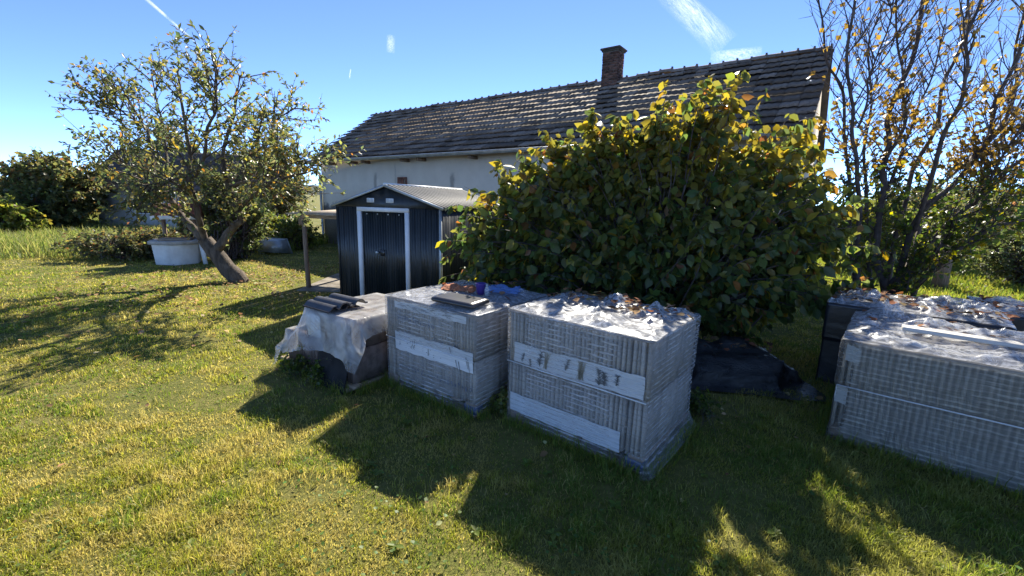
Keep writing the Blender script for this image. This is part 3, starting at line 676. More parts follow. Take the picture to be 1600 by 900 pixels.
def tile_pallet(label, O, phi, W, D, H, seed, peaks=(), flare=0.0, amp=0.03, clear=(0.14, 0.8), fm='film', group='shrink-wrapped pallets of roof tiles'):
    e = empty('tile_pallet', (O[0], O[1], 0), phi, label=label, category='pallet', group=group)
    wood_pallet(e, W, D); h = (H - 0.13) / 2; zs = 0.115 + h
    tiles_block(e, 0, W, 0, D, 0.112, h - 0.002, 3, W / 34); tiles_block(e, 0, W, -0.006, D, zs + 0.004, h - 0.002, 3, W / 34)
    MB().box(0.0, W, 0.0, D, H - 0.013, H - 0.007).obj('cover_sheet', M['cardboard'], e)
    film_shell(e, W, D, 0.02, H, zs, seed, 0.009, flare, clear, fm)
    film_top(e, W, D, H, seed + 30, amp * 0.9, peaks)
    if fm == 'black_plastic': return e, zs
    # strap line between the two layers
    MB().tube([(0.0, -0.017, zs + 0.004), (W * 0.3, -0.0175, zs + 0.001), (W * 0.7, -0.0175, zs + 0.003), (W - 0.005, -0.017, zs)], 0.0045, 5).obj('film_hem', M['paper'], e)
    return e, zs
def on(e, x, y, z=0.0):
    c, s = math.cos(e.rotation_euler[2]), math.sin(e.rotation_euler[2])
    return (e.location.x + c * x - s * y, e.location.y + s * x + c * y, z)
rp = np.random.default_rng(21)
P2H = 0.89
p2, zs2 = tile_pallet('silvery wrapped tile pallet with plant-printed white band, in front of the big bush', (-0.01, 3.22), R_(-39), 1.11, 0.86, P2H, 11,
    peaks=((0.3, 0.62, 0.12, 0.05), (0.5, 0.8, 0.12, 0.07), (0.86, 0.62, 0.08, 0.08), (1.0, 0.76, 0.07, 0.09)), flare=0.07, amp=0.035)
bd = band(p2, 0.065, 1.085, zs2 + 0.015, zs2 + 0.165, 0.0155, 3)
pr_ = []
for cx, z0, h_, n_ in ((0.30, 0.03, 0.11, 30), (0.22, 0.015, 0.05, 14), (0.14, 0.03, 0.06, 14), (0.52, 0.06, 0.08, 20), (0.82, 0.035, 0.09, 40), (0.78, 0.03, 0.1, 34), (0.9, 0.06, 0.07, 22)):
    pr_ += plant_print(cx, zs2 + z0, h_, rp, int(n_ * 1.6), 0.03 * (rp.random() - 0.3))
for k in range(16): pr_.append(([(0.12 + rp.random() * 0.9, zs2 + 0.03 + rp.random() * 0.12)] * 1 + [(0, 0)], 0.002)) if False else None
strokes(bd, pr_, 0.0195, M['ink'])
M['tanink'] = simple('tan_print', (0.22, 0.2, 0.15), (0.34, 0.31, 0.25), 20, 0.6)
pr_ = []
for cx in (0.355, 0.63, 0.645):
    for k in range(10): pr_.append(([(cx + rp.normal(0, 0.012), zs2 + 0.025), (cx + rp.normal(0, 0.012) + 0.005, zs2 + 0.09), (cx + rp.normal(0.01, 0.02), zs2 + 0.155)], 0.003))
strokes(bd, pr_, 0.0192, M['tanink'])
band(p2, 0.03, 0.95, 0.10, 0.245, 0.0065, 8)

P1H = 0.83
p1, zs1 = tile_pallet('wrapped tile pallet with faded blue print and a purple cup on top', (-1.12, 3.85), R_(-36.5), 1.06, 1.0, P1H, 23,
    peaks=((0.85, 0.85, 0.09, 0.06), (0.25, 0.35, 0.1, 0.03)), amp=0.022)
bd = band(p1, 0.13, 1.05, zs1 - 0.09, zs1 + 0.075, 0.0155, 5)
pr_ = []
for x, z0, ln in ((0.36, 0.0, 0.07), (0.385, 0.0, 0.08), (0.98, -0.01, 0.09), (1.0, -0.03, 0.1), (0.8, 0.05, 0.05), (0.9, -0.06, 0.08), (0.87, -0.05, 0.07)):
    pr_.append(([(x, zs1 + z0 + ln * 0.4), (x + 0.006, zs1 + z0), (x + 0.02 * (1 if x > .5 else -1), zs1 + z0 - ln * 0.6)], 0.004))
for k in range(26): 
    x, z = 0.16 + rp.random() * 0.55, zs1 - 0.06 + rp.random() * 0.12; pr_.append(([(x, z), (x + rp.normal(0, 0.012), z + rp.normal(0, 0.006))], 0.003))
pr_.append(([(0.555, zs1 - 0.06), (0.555, zs1 + 0.01)], 0.004))
strokes(bd, pr_, 0.0195, M['ink'])
bd = band(p1, 0.13, 0.98, P1H - 0.075, P1H - 0.018, 0.0155, 6)
pr_ = []
for k in range(30):
    x, z = 0.2 + rp.random() * 0.6, P1H - 0.065 + rp.random() * 0.04; pr_.append(([(x, z), (x + 0.03 * rp.random(), z + rp.normal(0, 0.003)), (x + 0.05 * rp.random() + 0.03, z + rp.normal(0, 0.004))], 0.0022))
strokes(bd, pr_, 0.0195, M['ink'])
pr_ = []   # smeared blue lettering under the film
for k in range(15):
    x = 0.16 + k * 0.032; z = P1H - 0.185 - 0.0 * k + (0 if k < 9 else -0.01)
    for q_ in range(4 if k < 9 else 3):
        pr_.append(([(x + rp.random() * 0.024, z + rp.random() * 0.05), (x + rp.random() * 0.028, z + rp.random() * 0.055), (x + rp.random() * 0.028, z + rp.random() * 0.05)], 0.0035))
strokes(p1, pr_, 0.0125, M['inkblue'], 'blue_lettering')
pr_ = []
for k in range(22):
    x = 0.16 + k * 0.04; z = 0.20
    for q_ in range(2): pr_.append(([(x + rp.random() * 0.03, z + rp.random() * 0.05), (x + rp.random() * 0.03, z + rp.random() * 0.055), (x + rp.random() * 0.03, z + rp.random() * 0.05)], 0.0035))
strokes(p1, pr_, 0.006, M['inkblue'], 'blue_lettering')

PAH = 0.77
pa, zsa = tile_pallet('large wrapped tile pallet with a pale plank on top, nearest to the right edge', (2.40, 3.05), R_(-41), 1.25, 1.15, PAH, 41,
    peaks=((0.22, 0.95, 0.11, 0.14), (0.55, 0.8, 0.25, 0.06), (0.95, 0.7, 0.25, 0.06)), amp=0.05, clear=(0.04, 1.1), fm='film_dull')
band(pa, 0.02, 0.105, PAH - 0.135, PAH - 0.02, 0.0155, 9, -0.01, 'label'); band(pa, 0.0, 0.07, zsa - 0.13, zsa - 0.005, 0.0075, 10, -0.01, 'label')
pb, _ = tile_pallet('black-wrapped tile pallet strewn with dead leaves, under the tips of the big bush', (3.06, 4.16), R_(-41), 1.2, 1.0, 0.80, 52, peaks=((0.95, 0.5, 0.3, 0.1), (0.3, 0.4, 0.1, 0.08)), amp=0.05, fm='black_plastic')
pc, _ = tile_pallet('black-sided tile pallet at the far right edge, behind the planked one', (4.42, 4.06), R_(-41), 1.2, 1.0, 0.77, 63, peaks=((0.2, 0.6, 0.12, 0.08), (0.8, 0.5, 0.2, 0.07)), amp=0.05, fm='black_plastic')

# plank on the right pallet
M['paleplank'] = simple('grey_plank', (0.42, 0.4, 0.36), (0.58, 0.56, 0.52), 5, 0.8, 0.3, 0.003, (1, 10, 10))
pk = MB().box(0, 1.15, -0.05, 0.05, 0, 0.028, 0.003).obj('plank', M['paleplank'], None, label='pale grey plank lying across the wrapped pallet at the right', category='plank')
pk.location = on(pa, 0.30, 0.42, PAH + 0.062); pk.rotation_euler = (0.0, 0.01, R_(-37))

# ------------------------------------------------------------------ cloth (positions solved by springs at build time)
def drape(x0, x1, y0, y1, nx, ny, boxes, z0=1.0, steps=150, iters=14, seed=1, marg=0.012, slack=1.0, smooth=3):
    X, Y = np.meshgrid(np.linspace(x0, x1, nx), np.linspace(y0, y1, ny), indexing='ij')
    P = np.stack([X, Y, z0 + 0.04 * fbm(np.stack([X * 4, Y * 4, X * 0], -1), seed)], -1); V = np.zeros_like(P)
    dx, dy = (x1 - x0) / (nx - 1) * slack, (y1 - y0) / (ny - 1) * slack; dd = math.hypot(dx, dy)
    def con(A, B, L, k=1.0):
        d_ = B - A; l = np.linalg.norm(d_, axis=-1, keepdims=True) + 1e-9; c_ = d_ * (0.5 * k * (1 - L / l)); A += c_; B -= c_
    for st in range(steps):
        V *= 0.97; V[..., 2] -= 9.8 * 0.016; Q = P + V * 0.016
        for it in range(iters):
            for o in (0, 1):
                con(Q[o:-1:2], Q[o + 1::2][:len(Q[o:-1:2])], dx); con(Q[:, o:-1:2], Q[:, o + 1::2][:, :Q[:, o:-1:2].shape[1]], dy)
            for o in (0, 1):
                A = Q[o:-1:2, :-1]; B = Q[o + 1::2, 1:][:len(A)]; con(A, B, dd, 0.35)
                A = Q[o:-1:2, 1:]; B = Q[o + 1::2, :-1][:len(A)]; con(A, B, dd, 0.35)
            for o in (0, 1, 2, 3):   # bending
                A = Q[o:-2:4]; B = Q[o + 2::4][:len(A)]; con(A, B, 2 * dx, 0.08); A = Q[:, o:-2:4]; B = Q[:, o + 2::4][:, :A.shape[1]]; con(A, B, 2 * dy, 0.08)
            for (bx0, bx1, by0, by1, bz) in boxes:
                a0, a1, c0, c1, zt = bx0 - marg, bx1 + marg, by0 - marg, by1 + marg, bz + marg
                ins = (Q[..., 0] > a0) & (Q[..., 0] < a1) & (Q[..., 1] > c0) & (Q[..., 1] < c1) & (Q[..., 2] < zt)
                if not ins.any(): continue
                q = Q[ins]; pen = np.stack([q[:, 0] - a0, a1 - q[:, 0], q[:, 1] - c0, c1 - q[:, 1], (zt - q[:, 2])], -1); w_ = pen.argmin(1)
                old = P[ins]
                for kk, (ax_, val) in enumerate(((0, a0), (0, a1), (1, c0), (1, c1), (2, zt))):
                    mk = w_ == kk; q[mk, ax_] = val
                    for oth in range(3):
                        if oth != ax_: q[mk, oth] += (old[mk, oth] - q[mk, oth]) * 0.25
                Q[ins] = q
            Q[..., 2] = np.maximum(Q[..., 2], 0.02)
        V = (Q - P) / 0.016; P = Q
    for k in range(smooth):
        S = P.copy(); S[1:-1] = 0.5 * P[1:-1] + 0.25 * (P[2:] + P[:-2]); P = S.copy(); P[:, 1:-1] = 0.5 * S[:, 1:-1] + 0.25 * (S[:, 2:] + S[:, :-2])
    for (bx0, bx1, by0, by1, bz) in boxes:
        ins = (P[..., 0] > bx0 - .004) & (P[..., 0] < bx1 + .004) & (P[..., 1] > by0 - .004) & (P[..., 1] < by1 + .004) & (P[..., 2] < bz + 0.006) & (P[..., 2] > bz - 0.06)
        P[..., 2] = np.where(ins, bz + 0.008, P[..., 2])
    return P

# covered pile of loose tiles
PILE_O, PILE_R = (-2.30, 4.26), R_(-35)
pile = empty('tile_pile', (PILE_O[0], PILE_O[1], 0), PILE_R, label='stepped pile of loose brown roof tiles on a low pallet under clear sheet', category='tile pile')
for k in range(3): MB().box(-0.08, 1.15, 0.0 + k * 0.42, 0.09 + k * 0.42, 0.03, 0.06, 0.003).obj('pallet_board', M['wood'], pile)
for k in range(3): MB().box(0.0 + k * 0.5, 0.09 + k * 0.5, -0.03, 0.95, 0.0, 0.0295).obj('pallet_bearer', M['wood'], pile)
tiles_block(pile, 0.02, 1.12, 0.03, 0.9, 0.061, 0.30, 2, 0.034, mat='tile_brown'); tiles_block(pile, 0.34, 1.12, 0.05, 0.9, 0.365, 0.27, 2, 0.034, mat='tile_brown')
boxes = [(0.02, 1.12, 0.03, 0.9, 0.362), (0.34, 1.12, 0.05, 0.9, 0.637), (0.1, 0.3, -0.12, 0.05, 0.24)]
P = drape(-0.16, 1.28, -0.26, 1.2, 58, 60, boxes, 0.72, 110, 11, 4, smooth=5)
cxy = np.array([0.62, 0.45]); rad = P[..., :2] - cxy; rl = np.linalg.norm(rad, axis=-1, keepdims=True) + 1e-6; ang_ = np.arctan2(rad[..., 1], rad[..., 0])
low = np.clip((0.66 - P[..., 2]) / 0.4, 0, 1); qf = np.stack([ang_ * 3.6 + P[..., 2] * 2.2, P[..., 2] * 1.5, P[..., 2] * 0], -1)
fold = 0.085 * ridg(qf, 91, 1) ** 3 + 0.035 * ridg(qf * 2.6 + 4, 92, 2) ** 4
P[..., :2] += rad / rl * (fold * low)[..., None]; P[..., 2] += 0.012 * ridg(P * [7, 7, 3], 95) ** 4
sheet = obj('plastic_sheet', gridmesh('plastic_sheet', P.transpose(1, 0, 2), M['tarp']), label='clear milky plastic sheet draped over the low tile pile', category='plastic sheet')
sheet.location = (PILE_O[0], PILE_O[1], 0); sheet.rotation_euler[2] = PILE_R
# white printed band seen under the sheet, on the upper tier
b = MB().box(0.4, 0.62, 0.041, 0.044, 0.38, 0.60).obj('printed_card', M['paper'], pile)
M['felt'] = simple('roofing_felt', (0.008, 0.008, 0.009), (0.02, 0.02, 0.021), 9, 0.75, 0.4, 0.004, spec=0.25)
# black felt hanging at the front
u, v = np.meshgrid(np.linspace(0, 1, 26), np.linspace(0, 1, 14), indexing='ij')
x = 0.62 + u * 0.46 + 0.03 * v; z = 0.37 - v * 0.36; y = 0.018 - 0.10 * v ** 1.5 + (0.5 * 0.02 * np.sin(u * 9 + v) + 0.01 * np.sin(u * 3.1)) * v
bf = obj('black_felt', gridmesh('black_felt', np.stack([x, y, z], -1).transpose(1, 0, 2)[::-1], M['felt']), label='black roofing felt hanging below the clear sheet at the pile front', category='felt')
bf.location = sheet.location; bf.rotation_euler[2] = PILE_R; md = bf.modifiers.new('thick', 'SOLIDIFY'); md.thickness = 0.004
# loose roll tiles
def roll_tile():
    xs = np.linspace(0, 0.33, 25); prof = np.zeros(25)
    for c_ in (0.085, 0.25): prof = np.maximum(prof, 0.042 * np.sqrt(np.clip(1 - ((xs - c_) / 0.056) ** 2, 0, 1)))
    lo = np.stack([xs, xs * 0, prof], -1); P = np.stack([lo - [0, 0, 0.013], lo, lo + [0, 0.42, 0], lo + [0, 0.42, -0.013], lo - [0, 0, 0.013]])
    return MB().grid(P).mesh('roll_tile', M['tile_dark'])
rt_ = roll_tile(); rt_.polygons.foreach_set('use_smooth', np.ones(len(rt_.polygons), bool))
for (x, y, z, rz, ry, lb) in ((0.36, 0.36, 0.667, 0.0, 0.0, 'dark double-roll roof tile lowest of the loose tiles on the clear sheet'), (0.39, 0.42, 0.70, 0.03, 0.02, 'upper dark double-roll roof tile on top of the sheeted pile'),
                           (0.0, 0.5, 0.395, 0.05, 0.0, 'pale-lit roll tile on the low left step of the sheeted pile')):
    o = obj('loose_tile', rt_, label=lb, category='roof tile', group='loose tiles on the pile')
    o.location = (PILE_O[0] + math.cos(PILE_R) * x - math.sin(PILE_R) * y, PILE_O[1] + math.sin(PILE_R) * x + math.cos(PILE_R) * y, z); o.rotation_euler = (0.0, ry, PILE_R + R_(-90) + rz)
    md = o.modifiers.new('edge', 'EDGE_SPLIT')
n = NT('dusty_black_sheet'); v = n.coords(); z = n.noise(6, v, 6, 0.65); zw = n.noise(9, n.coords((1, 3, 1)), 4, 0.6, 3.0)
M['black_sheet'] = n.surf(n.pr(n.ramp(z, [(0.4, (0.008, 0.009, 0.011)), (0.72, (0.05, 0.047, 0.043))]), n.ramp(z, [(0.35, 0.22), (0.7, 0.6)]), zw, 0.7, 0.03, Specular_IOR_Level=0.5))
# black sheeted heap
boxes = [(0.1, 0.95, 0.15, 0.6, 0.25), (0.2, 0.45, 0.02, 0.2, 0.2), (0.6, 0.85, -0.03, 0.2, 0.15), (0.55, 0.8, 0.5, 0.7, 0.33), (0.15, 0.35, 0.4, 0.6, 0.32), (0.9, 1.1, 0.2, 0.5, 0.14)]
P = drape(-0.15, 1.28, -0.25, 0.95, 62, 56, boxes, 0.42, 95, 10, 9, slack=1.03, smooth=2)
P[..., 2] += (0.035 * ridg(P * [5, 5, 5], 14) ** 2 + 0.022 * ridg(P * [11, 11, 9] + P[..., 1:2] * 5, 15, 2) ** 4) * np.clip(P[..., 2] * 8, 0.1, 1)
hp = obj('black_tarp', gridmesh('black_tarp', P.transpose(1, 0, 2), M['black_sheet']), label='black plastic tarp over a low heap between the wrapped pallets', category='tarp')
P = None; hp.scale = (1.05, 1.0, 0.85); hp.location = (1.6, 4.0, 0); hp.rotation_euler[2] = R_(-8)

# ------------------------------------------------------------------ things lying on the blue-print pallet
zt = P1H + 0.02
o = MB()
ang = np.linspace(0, 2 * math.pi, 41)[:-1]
def rrect(hx, hy, r): 
    return np.array([((hx - r) * np.sign(math.cos(t)) + r * math.cos(t), (hy - r) * np.sign(math.sin(t)) + r * math.sin(t)) for t in ang])
Pz = []
for z, ins in ((0, 0.02), (0.008, 0.004), (0.02, 0), (0.034, 0.006), (0.042, 0.03)):
    q = rrect(0.215 - ins, 0.135 - ins, 0.03); Pz.append(np.concatenate([q, np.full((40, 1), z + 0.0)], 1))
o.grid(np.array(Pz), True); o.add(Pz[-1], [tuple(range(40))]); o.add(Pz[0], [tuple(range(39, -1, -1))])
M['foam'] = simple('black_foam', (0.02, 0.018, 0.02), (0.04, 0.036, 0.038), 5, 0.3, 0.2, 0.003, spec=0.7)
cu = o.obj('seat_pad', M['foam'], None, True, label='flat black padded slab on the front corner of the wrapped pallet', category='pad'); cu.location = on(p1, 0.75, 0.16, zt + 0.012); cu.rotation_euler = (0.0, 0.02, R_(-36.5) + 0.1)
u, v = np.meshgrid(np.linspace(0, 1, 30), np.linspace(0, 1, 18), indexing='ij')
q = np.stack([u * 5, v * 3, u * 0], -1); z = 0.004 + 0.055 * ridg(q, 77) ** 2 * np.clip(np.minimum(np.minimum(u, 1 - u), np.minimum(v, 1 - v)) * 7, 0.1, 1)
x = (u - 0.5) * 0.34; y = (v - 0.5) * 0.15 * (1 + 0.6 * np.sin(u * 4)) + 0.03 * np.sin(u * 7)
rg = obj('work_rag', gridmesh('work_rag', np.stack([x, y, z], -1).transpose(1, 0, 2), M['rust']), label='crumpled rust-orange rag lying on the wrapped pallet beside the cup', category='rag'); rg.location = on(p1, 0.36, 0.56, zt + 0.012); rg.rotation_euler[2] = 0.15
b = MB(); pr2 = [(0.034, 0), (0.044, 0.095), (0.048, 0.1), (0.044, 0.1), (0.034, 0.01), (0.001, 0.01)]
an = np.linspace(0, 2 * math.pi, 25)[:-1]; b.grid([[(r * math.cos(t), r * math.sin(t), z) for t in an] for r, z in [(0.001, 0)] + pr2], True)
cup = b.obj('plastic_cup', M['purple'], None, True, label='purple plastic cup standing on the wrapped pallet', category='cup'); cup.location = on(p1, 0.66, 0.52, zt + 0.012)
b = MB(); b.tube([(0, 0, 0), (0, 0, 0.012), (0, 0, 0.03), (0, 0, 0.042), (0, 0, 0.05)], [0.02, 0.034, 0.036, 0.026, 0.008], 10)
jl = b.obj('small_gourd', M['rust'], None, True, label='small round orange lump left of the purple cup', category='gourd'); jl.location = on(p1, 0.55, 0.52, zt + 0.012)
b = MB(); b.tube([(0, 0, 0), (0, 0, 0.06), (0, 0, 0.075), (0, 0, 0.085), (0, 0, 0.11)], [0.022, 0.022, 0.016, 0.011, 0.011], 10)
bt = b.obj('bottle', M['glass'], None, True, label='small clear bottle just right of the purple cup', category='bottle'); bt.location = on(p1, 0.75, 0.5, zt + 0.012)
u, v = np.meshgrid(np.linspace(0, 1, 26), np.linspace(0, 1, 20), indexing='ij'); q = np.stack([u * 3, v * 3, u * 0], -1)
z = 0.006 + 0.05 * ridg(q, 31) ** 2 * np.clip(np.minimum(np.minimum(u, 1 - u), np.minimum(v, 1 - v)) * 8, 0.1, 1)
bs = obj('blue_plastic_bag', gridmesh('blue_plastic_bag', np.stack([(u - .5) * 0.34, (v - .5) * 0.26, z], -1).transpose(1, 0, 2), M['blueclear']), label='pale blue see-through plastic bag behind the purple cup', category='bag'); bs.location = on(p1, 0.72, 0.78, zt + 0.012); bs.rotation_euler[2] = -0.3

# ------------------------------------------------------------------ old well, tub, outbuilding, posts
wc = gnd(277, 404); wc = np.array([-8.05, 10.55, 0])
well = empty('well', tuple(wc), R_(26), label='white tapered hexagonal well with slab rim, red hood and brown posts', category='well')
hexa = [R_(30 + 60 * k) for k in range(6)]
b = MB().grid([[(r * math.cos(t), r * math.sin(t), z) for t in hexa] for r, z in ((0.61, -0.05), (0.67, 0.55))], True); b.obj('ring', M['whitewash'], well); well.scale = (0.76, 0.76, 0.86)
b = MB().grid([[(r * math.cos(t), r * math.sin(t), z) for t in hexa] for r, z in ((0.3, 0.5505), (0.74, 0.5505), (0.76, 0.565), (0.76, 0.64), (0.74, 0.65), (0.3, 0.65), (0.3, 0.5505))], True); b.obj('rim', M['concrete'], well)
for k in range(4): MB().box(-0.42, 0.42, -0.36 + k * 0.18, -0.19 + k * 0.18, 0.651, 0.70 - 0.01 * (k % 2), 0.006).obj('lid_board', M['woodz'] if k else M['wood'], well)
for x in (-0.38, 0.42): MB().box(x - 0.05, x + 0.05, 0.42, 0.52, 0.0, 1.38).obj('post', M['woodz'], well)
b = MB().add([(-0.6, 0.1, 1.3), (0.65, 0.1, 1.3), (0.65, 0.47, 1.62), (-0.6, 0.47, 1.62), (-0.6, 0.84, 1.3), (0.65, 0.84, 1.3), (-0.6, 0.1, 1.26), (0.65, 0.1, 1.26), (-0.6, 0.84, 1.26), (0.65, 0.84, 1.26)],
             [(0, 1, 2, 3), (3, 2, 5, 4), (6, 7, 1, 0), (9, 8, 4, 5), (0, 3, 4, 8, 6), (1, 7, 9, 5, 2), (6, 8, 9, 7)]); b.obj('hood', M['redtile'], well)
MB().box(-0.62, 0.67, 0.07, 0.095, 1.2, 1.30).obj('fascia', M['whitewash'], well)
sp = gnd(322, 413)
b = MB().add([(-0.05, -0.015, -0.05), (0.05, -0.015, -0.05), (0.05, 0.015, -0.05), (-0.05, 0.015, -0.05), (-0.11, -0.015, 0.5), (-0.01, -0.015, 0.55), (-0.01, 0.015, 0.55), (-0.11, 0.015, 0.5)], [(3, 2, 1, 0), (4, 5, 6, 7), (0, 1, 5, 4), (1, 2, 6, 5), (2, 3, 7, 6), (3, 0, 4, 7)])
o = b.obj('white_board', M['whitewash'], None, label='short white board leaning beside the well behind the tree trunk', category='board'); o.location = tuple(sp)
tp = gnd(424, 398)
tub = empty('metal_tub', (tp[0], tp[1] + 0.5, 0), R_(165), label='grey metal tub tipped on its side in the grass behind the tree', category='tub')
# tipped trough: open face towards the lawn
ou = [(-0.42, 0.0), (0.42, 0.0), (0.36, 0.42), (-0.36, 0.42)]; inn = [(-0.3, 0.05), (0.3, 0.05), (0.25, 0.34), (-0.25, 0.34)]
ou, inn = ou, [(x * 0.9, z) for x, z in inn]
V = [(x, 0 + 0.25 * z, z) for x, z in ou] + [(x * 0.93, 0.02 + 0.25 * z, 0.02 + z * 0.92) for x, z in ou] + [(x, 0.5, z + 0.03) for x, z in inn] + [(x * 1.06, 0.53, z * 1.06 + 0.02) for x, z in inn]
fs = [(k, (k + 1) % 4, 4 + (k + 1) % 4, 4 + k) for k in range(4)] + [(4 + k, 4 + (k + 1) % 4, 8 + (k + 1) % 4, 8 + k) for k in range(4)] + [(8, 9, 10, 11)] + [((k + 1) % 4, k, 12 + k, 12 + (k + 1) % 4) for k in range(4)] + [(15, 14, 13, 12)]
MB().add(V, fs).obj('shell', M['zinc'], tub)
rim = [V[0], V[1], V[2], V[3], V[0]]; MB().tube(rim, 0.018, 6).obj('rim', M['zinc'], tub)
# outbuilding
ob0 = gnd(158, 363); OBR = R_(8)
ob = empty('outbuilding', tuple(ob0), OBR, label='pale plastered outbuilding with dark brown roof behind the fruit tree', category='building')
b = MB().box(0, 6.0, 0, 0.3, -0.2, 1.95).box(0, 6.0, 3.7, 4.0, -0.2, 1.95)
for x in (0, 5.7): b.add([(x, 0.3, -0.2), (x + 0.3, 0.3, -0.2), (x + 0.3, 3.7, -0.2), (x, 3.7, -0.2), (x, 0.3, 1.95), (x + 0.3, 0.3, 1.95), (x + 0.3, 3.7, 1.95), (x, 3.7, 1.95), (x, 2, 3.3), (x + 0.3, 2, 3.3)], [(0, 1, 5, 4), (2, 3, 7, 6), (1, 2, 6, 9, 5), (3, 0, 4, 8, 7), (4, 5, 9, 8), (6, 7, 8, 9)])
b.obj('wall', M['plastergrey'], ob)
rf = MB()
for s in (0, 1):
    ya, yb = (-0.4, 2.0) if s == 0 else (4.4, 2.0)
    for r in range(9):
        t0, t1 = r / 9, (r + 1) / 9; y0, y1 = ya + (yb - ya) * t0, ya + (yb - ya) * t1; z0, z1 = 1.75 + 1.6 * t0, 1.75 + 1.6 * t1
        rf.add([(-0.3, y0, z0 + 0.04), (6.3, y0, z0 + 0.04), (6.3, y1, z1), (-0.3, y1, z1), (-0.3, y0, z0 - 0.06), (6.3, y0, z0 - 0.06), (6.3, y1, z1 - 0.06), (-0.3, y1, z1 - 0.06)], [(0, 1, 2, 3), (0, 4, 5, 1), (7, 6, 5, 4), (0, 3, 7, 4), (1, 5, 6, 2)])
rf.obj('roof', M['browntile'], ob)
dr = MB().box(3.0, 3.85, -0.03, 0.0, 0.0, 1.75).obj('door', M['woodz'], ob); MB().box(3.72, 3.76, -0.06, -0.031, 0.85, 0.95).obj('handle', M['zinc'], dr)
wn = MB().box(1.4, 2.1, -0.02, -0.001, 0.8, 1.4).obj('window', M['black_plastic'], ob); MB().box(1.34, 2.16, -0.05, -0.021, 1.4, 1.46).box(1.34, 2.16, -0.05, -0.021, 0.74, 0.8).box(1.34, 1.4, -0.05, -0.021, 0.8, 1.4).box(2.1, 2.16, -0.05, -0.021, 0.8, 1.4).obj('frame', M['whitewash'], wn)
# fence stakes by the house corner, thick post on the right
for px, py, h, lb in ((437, 372, 0.95, 'taller thin dark fence stake among weeds left of the house'), (443, 372, 0.42, 'short thin dark stake next to the taller one')):
    g0 = gnd(px, py); o = MB().tube([(0, 0, -0.1), (0.0, 0, h * 0.5), (0.01, 0, h)], [0.03, 0.028, 0.022], 6).obj('fence_stake', M['woodz'], None, label=lb, category='stake'); o.location = tuple(g0)
g0 = gnd(1467, 450); o = MB().tube([(0, 0, -0.1), (0.0, 0, 0.5), (0.01, 0, 0.95)], [0.15, 0.135, 0.13], 9).obj('wooden_post', M['woodz'], None, label='stout weathered wooden post under the bare tree at the right', category='post'); o.location = tuple(g0)
for i in range(9):
    g0 = gnd(490 + 1.6 * (i % 5), 379 - 2.2 * (i // 5)); o = MB().box(-0.12, 0.12, -0.06, 0.06, 0, 0.08, 0.006).obj('loose_brick', M['brick'], None, label='loose red brick in the small heap at the house corner', category='brick', group='brick heap by the house corner')
    o.location = (g0[0] + rng.normal(0, 0.1), g0[1] + rng.normal(0, 0.1), 0.085 * (i // 5)); o.rotation_euler[2] = rng.random() * 3

# ------------------------------------------------------------------ plants
GREEN = [((0.055, 0.085, 0.02), 3), ((0.075, 0.11, 0.022), 3), ((0.12, 0.15, 0.025), 2)]
def limb(pts, r0_, r1_, n_=14, wob=0.03, seed=0):
    pts = np.array(pts, float); k = len(pts); t = np.linspace(0, k - 1, n_); i = np.clip(t.astype(int), 0, k - 2); f = (t - i)[:, None]
    p0 = pts[np.clip(i - 1, 0, k - 1)]; p1_ = pts[i]; p2_ = pts[i + 1]; p3 = pts[np.clip(i + 2, 0, k - 1)]
    q = 0.5 * (2 * p1_ + (p2_ - p0) * f + (2 * p0 - 5 * p1_ + 4 * p2_ - p3) * f ** 2 + (3 * p1_ - p0 - 3 * p2_ + p3) * f ** 3)
    q = q + wob * (np.stack([vn(np.stack([t * 1.7, t * 0 + c * 9.1, t * 0 + seed], -1), seed + c) for c in range(3)], -1) - 0.5) * np.linspace(0, 1, n_)[:, None] ** 0.3
    return q, np.linspace(0, 1, n_)[:, None][:, 0] ** 0.8 * (r1_ - r0_) + r0_
def shoot(p, d, L, r, rr, n_=7, up=0.15, wob=0.22):
    pts = [np.array(p, float)]; d = np.array(d, float); d /= np.linalg.norm(d)
    for k in range(n_):
        d = d + rr.normal(0, wob, 3) / math.sqrt(n_) + np.array([0, 0, up / n_]); d /= np.linalg.norm(d); pts.append(pts[-1] + d * L / n_)
    return np.array(pts), np.linspace(r, r * 0.3, n_ + 1)
class Plant:
    def __init__(s, seed): s.r = np.random.default_rng(seed); s.lines = []; s.P = []; s.D = []
    def leafy(s, pts, n_, t0=0.2, spread=1.0, droop=0.25):
        r = s.r; t = t0 + (1 - t0) * r.random(n_); k = len(pts) - 1; i = np.minimum((t * k).astype(int), k - 1); f = (t * k - i)[:, None]
        p = pts[i] * (1 - f) + pts[i + 1] * f; d = nrm(pts[i + 1] - pts[i]); s.P.append(p)
        dd = d * 0.5 + r.normal(0, 0.55 * spread, (n_, 3)) + np.array([0, 0, -droop]); s.D.append(nrm(dd))
    def build(s, root, leafname, size, width, pal, mat='leaf', trunkmat='bark', simple_=True, upn=0.6, crown='crown', trunk='trunk', tintf=None):
        if s.lines: obj(trunk, fast_tubes(trunk, s.lines, M[trunkmat]), root)
        P = np.concatenate(s.P); D = np.concatenate(s.D); k = len(P); r = s.r
        N = nrm(r.normal(0, 1, (k, 3)) * (1 - upn) + np.array([0, 0, 1]) * upn); sz = size * (0.45 + 0.95 * r.random(k)); tint = pick(k, pal, 0.25, r)
        if tintf is not None: tint = tintf(P, tint, r)
        obj(crown, leaves(crown, P, D, N, sz, width, tint, M[mat], simple_), root)

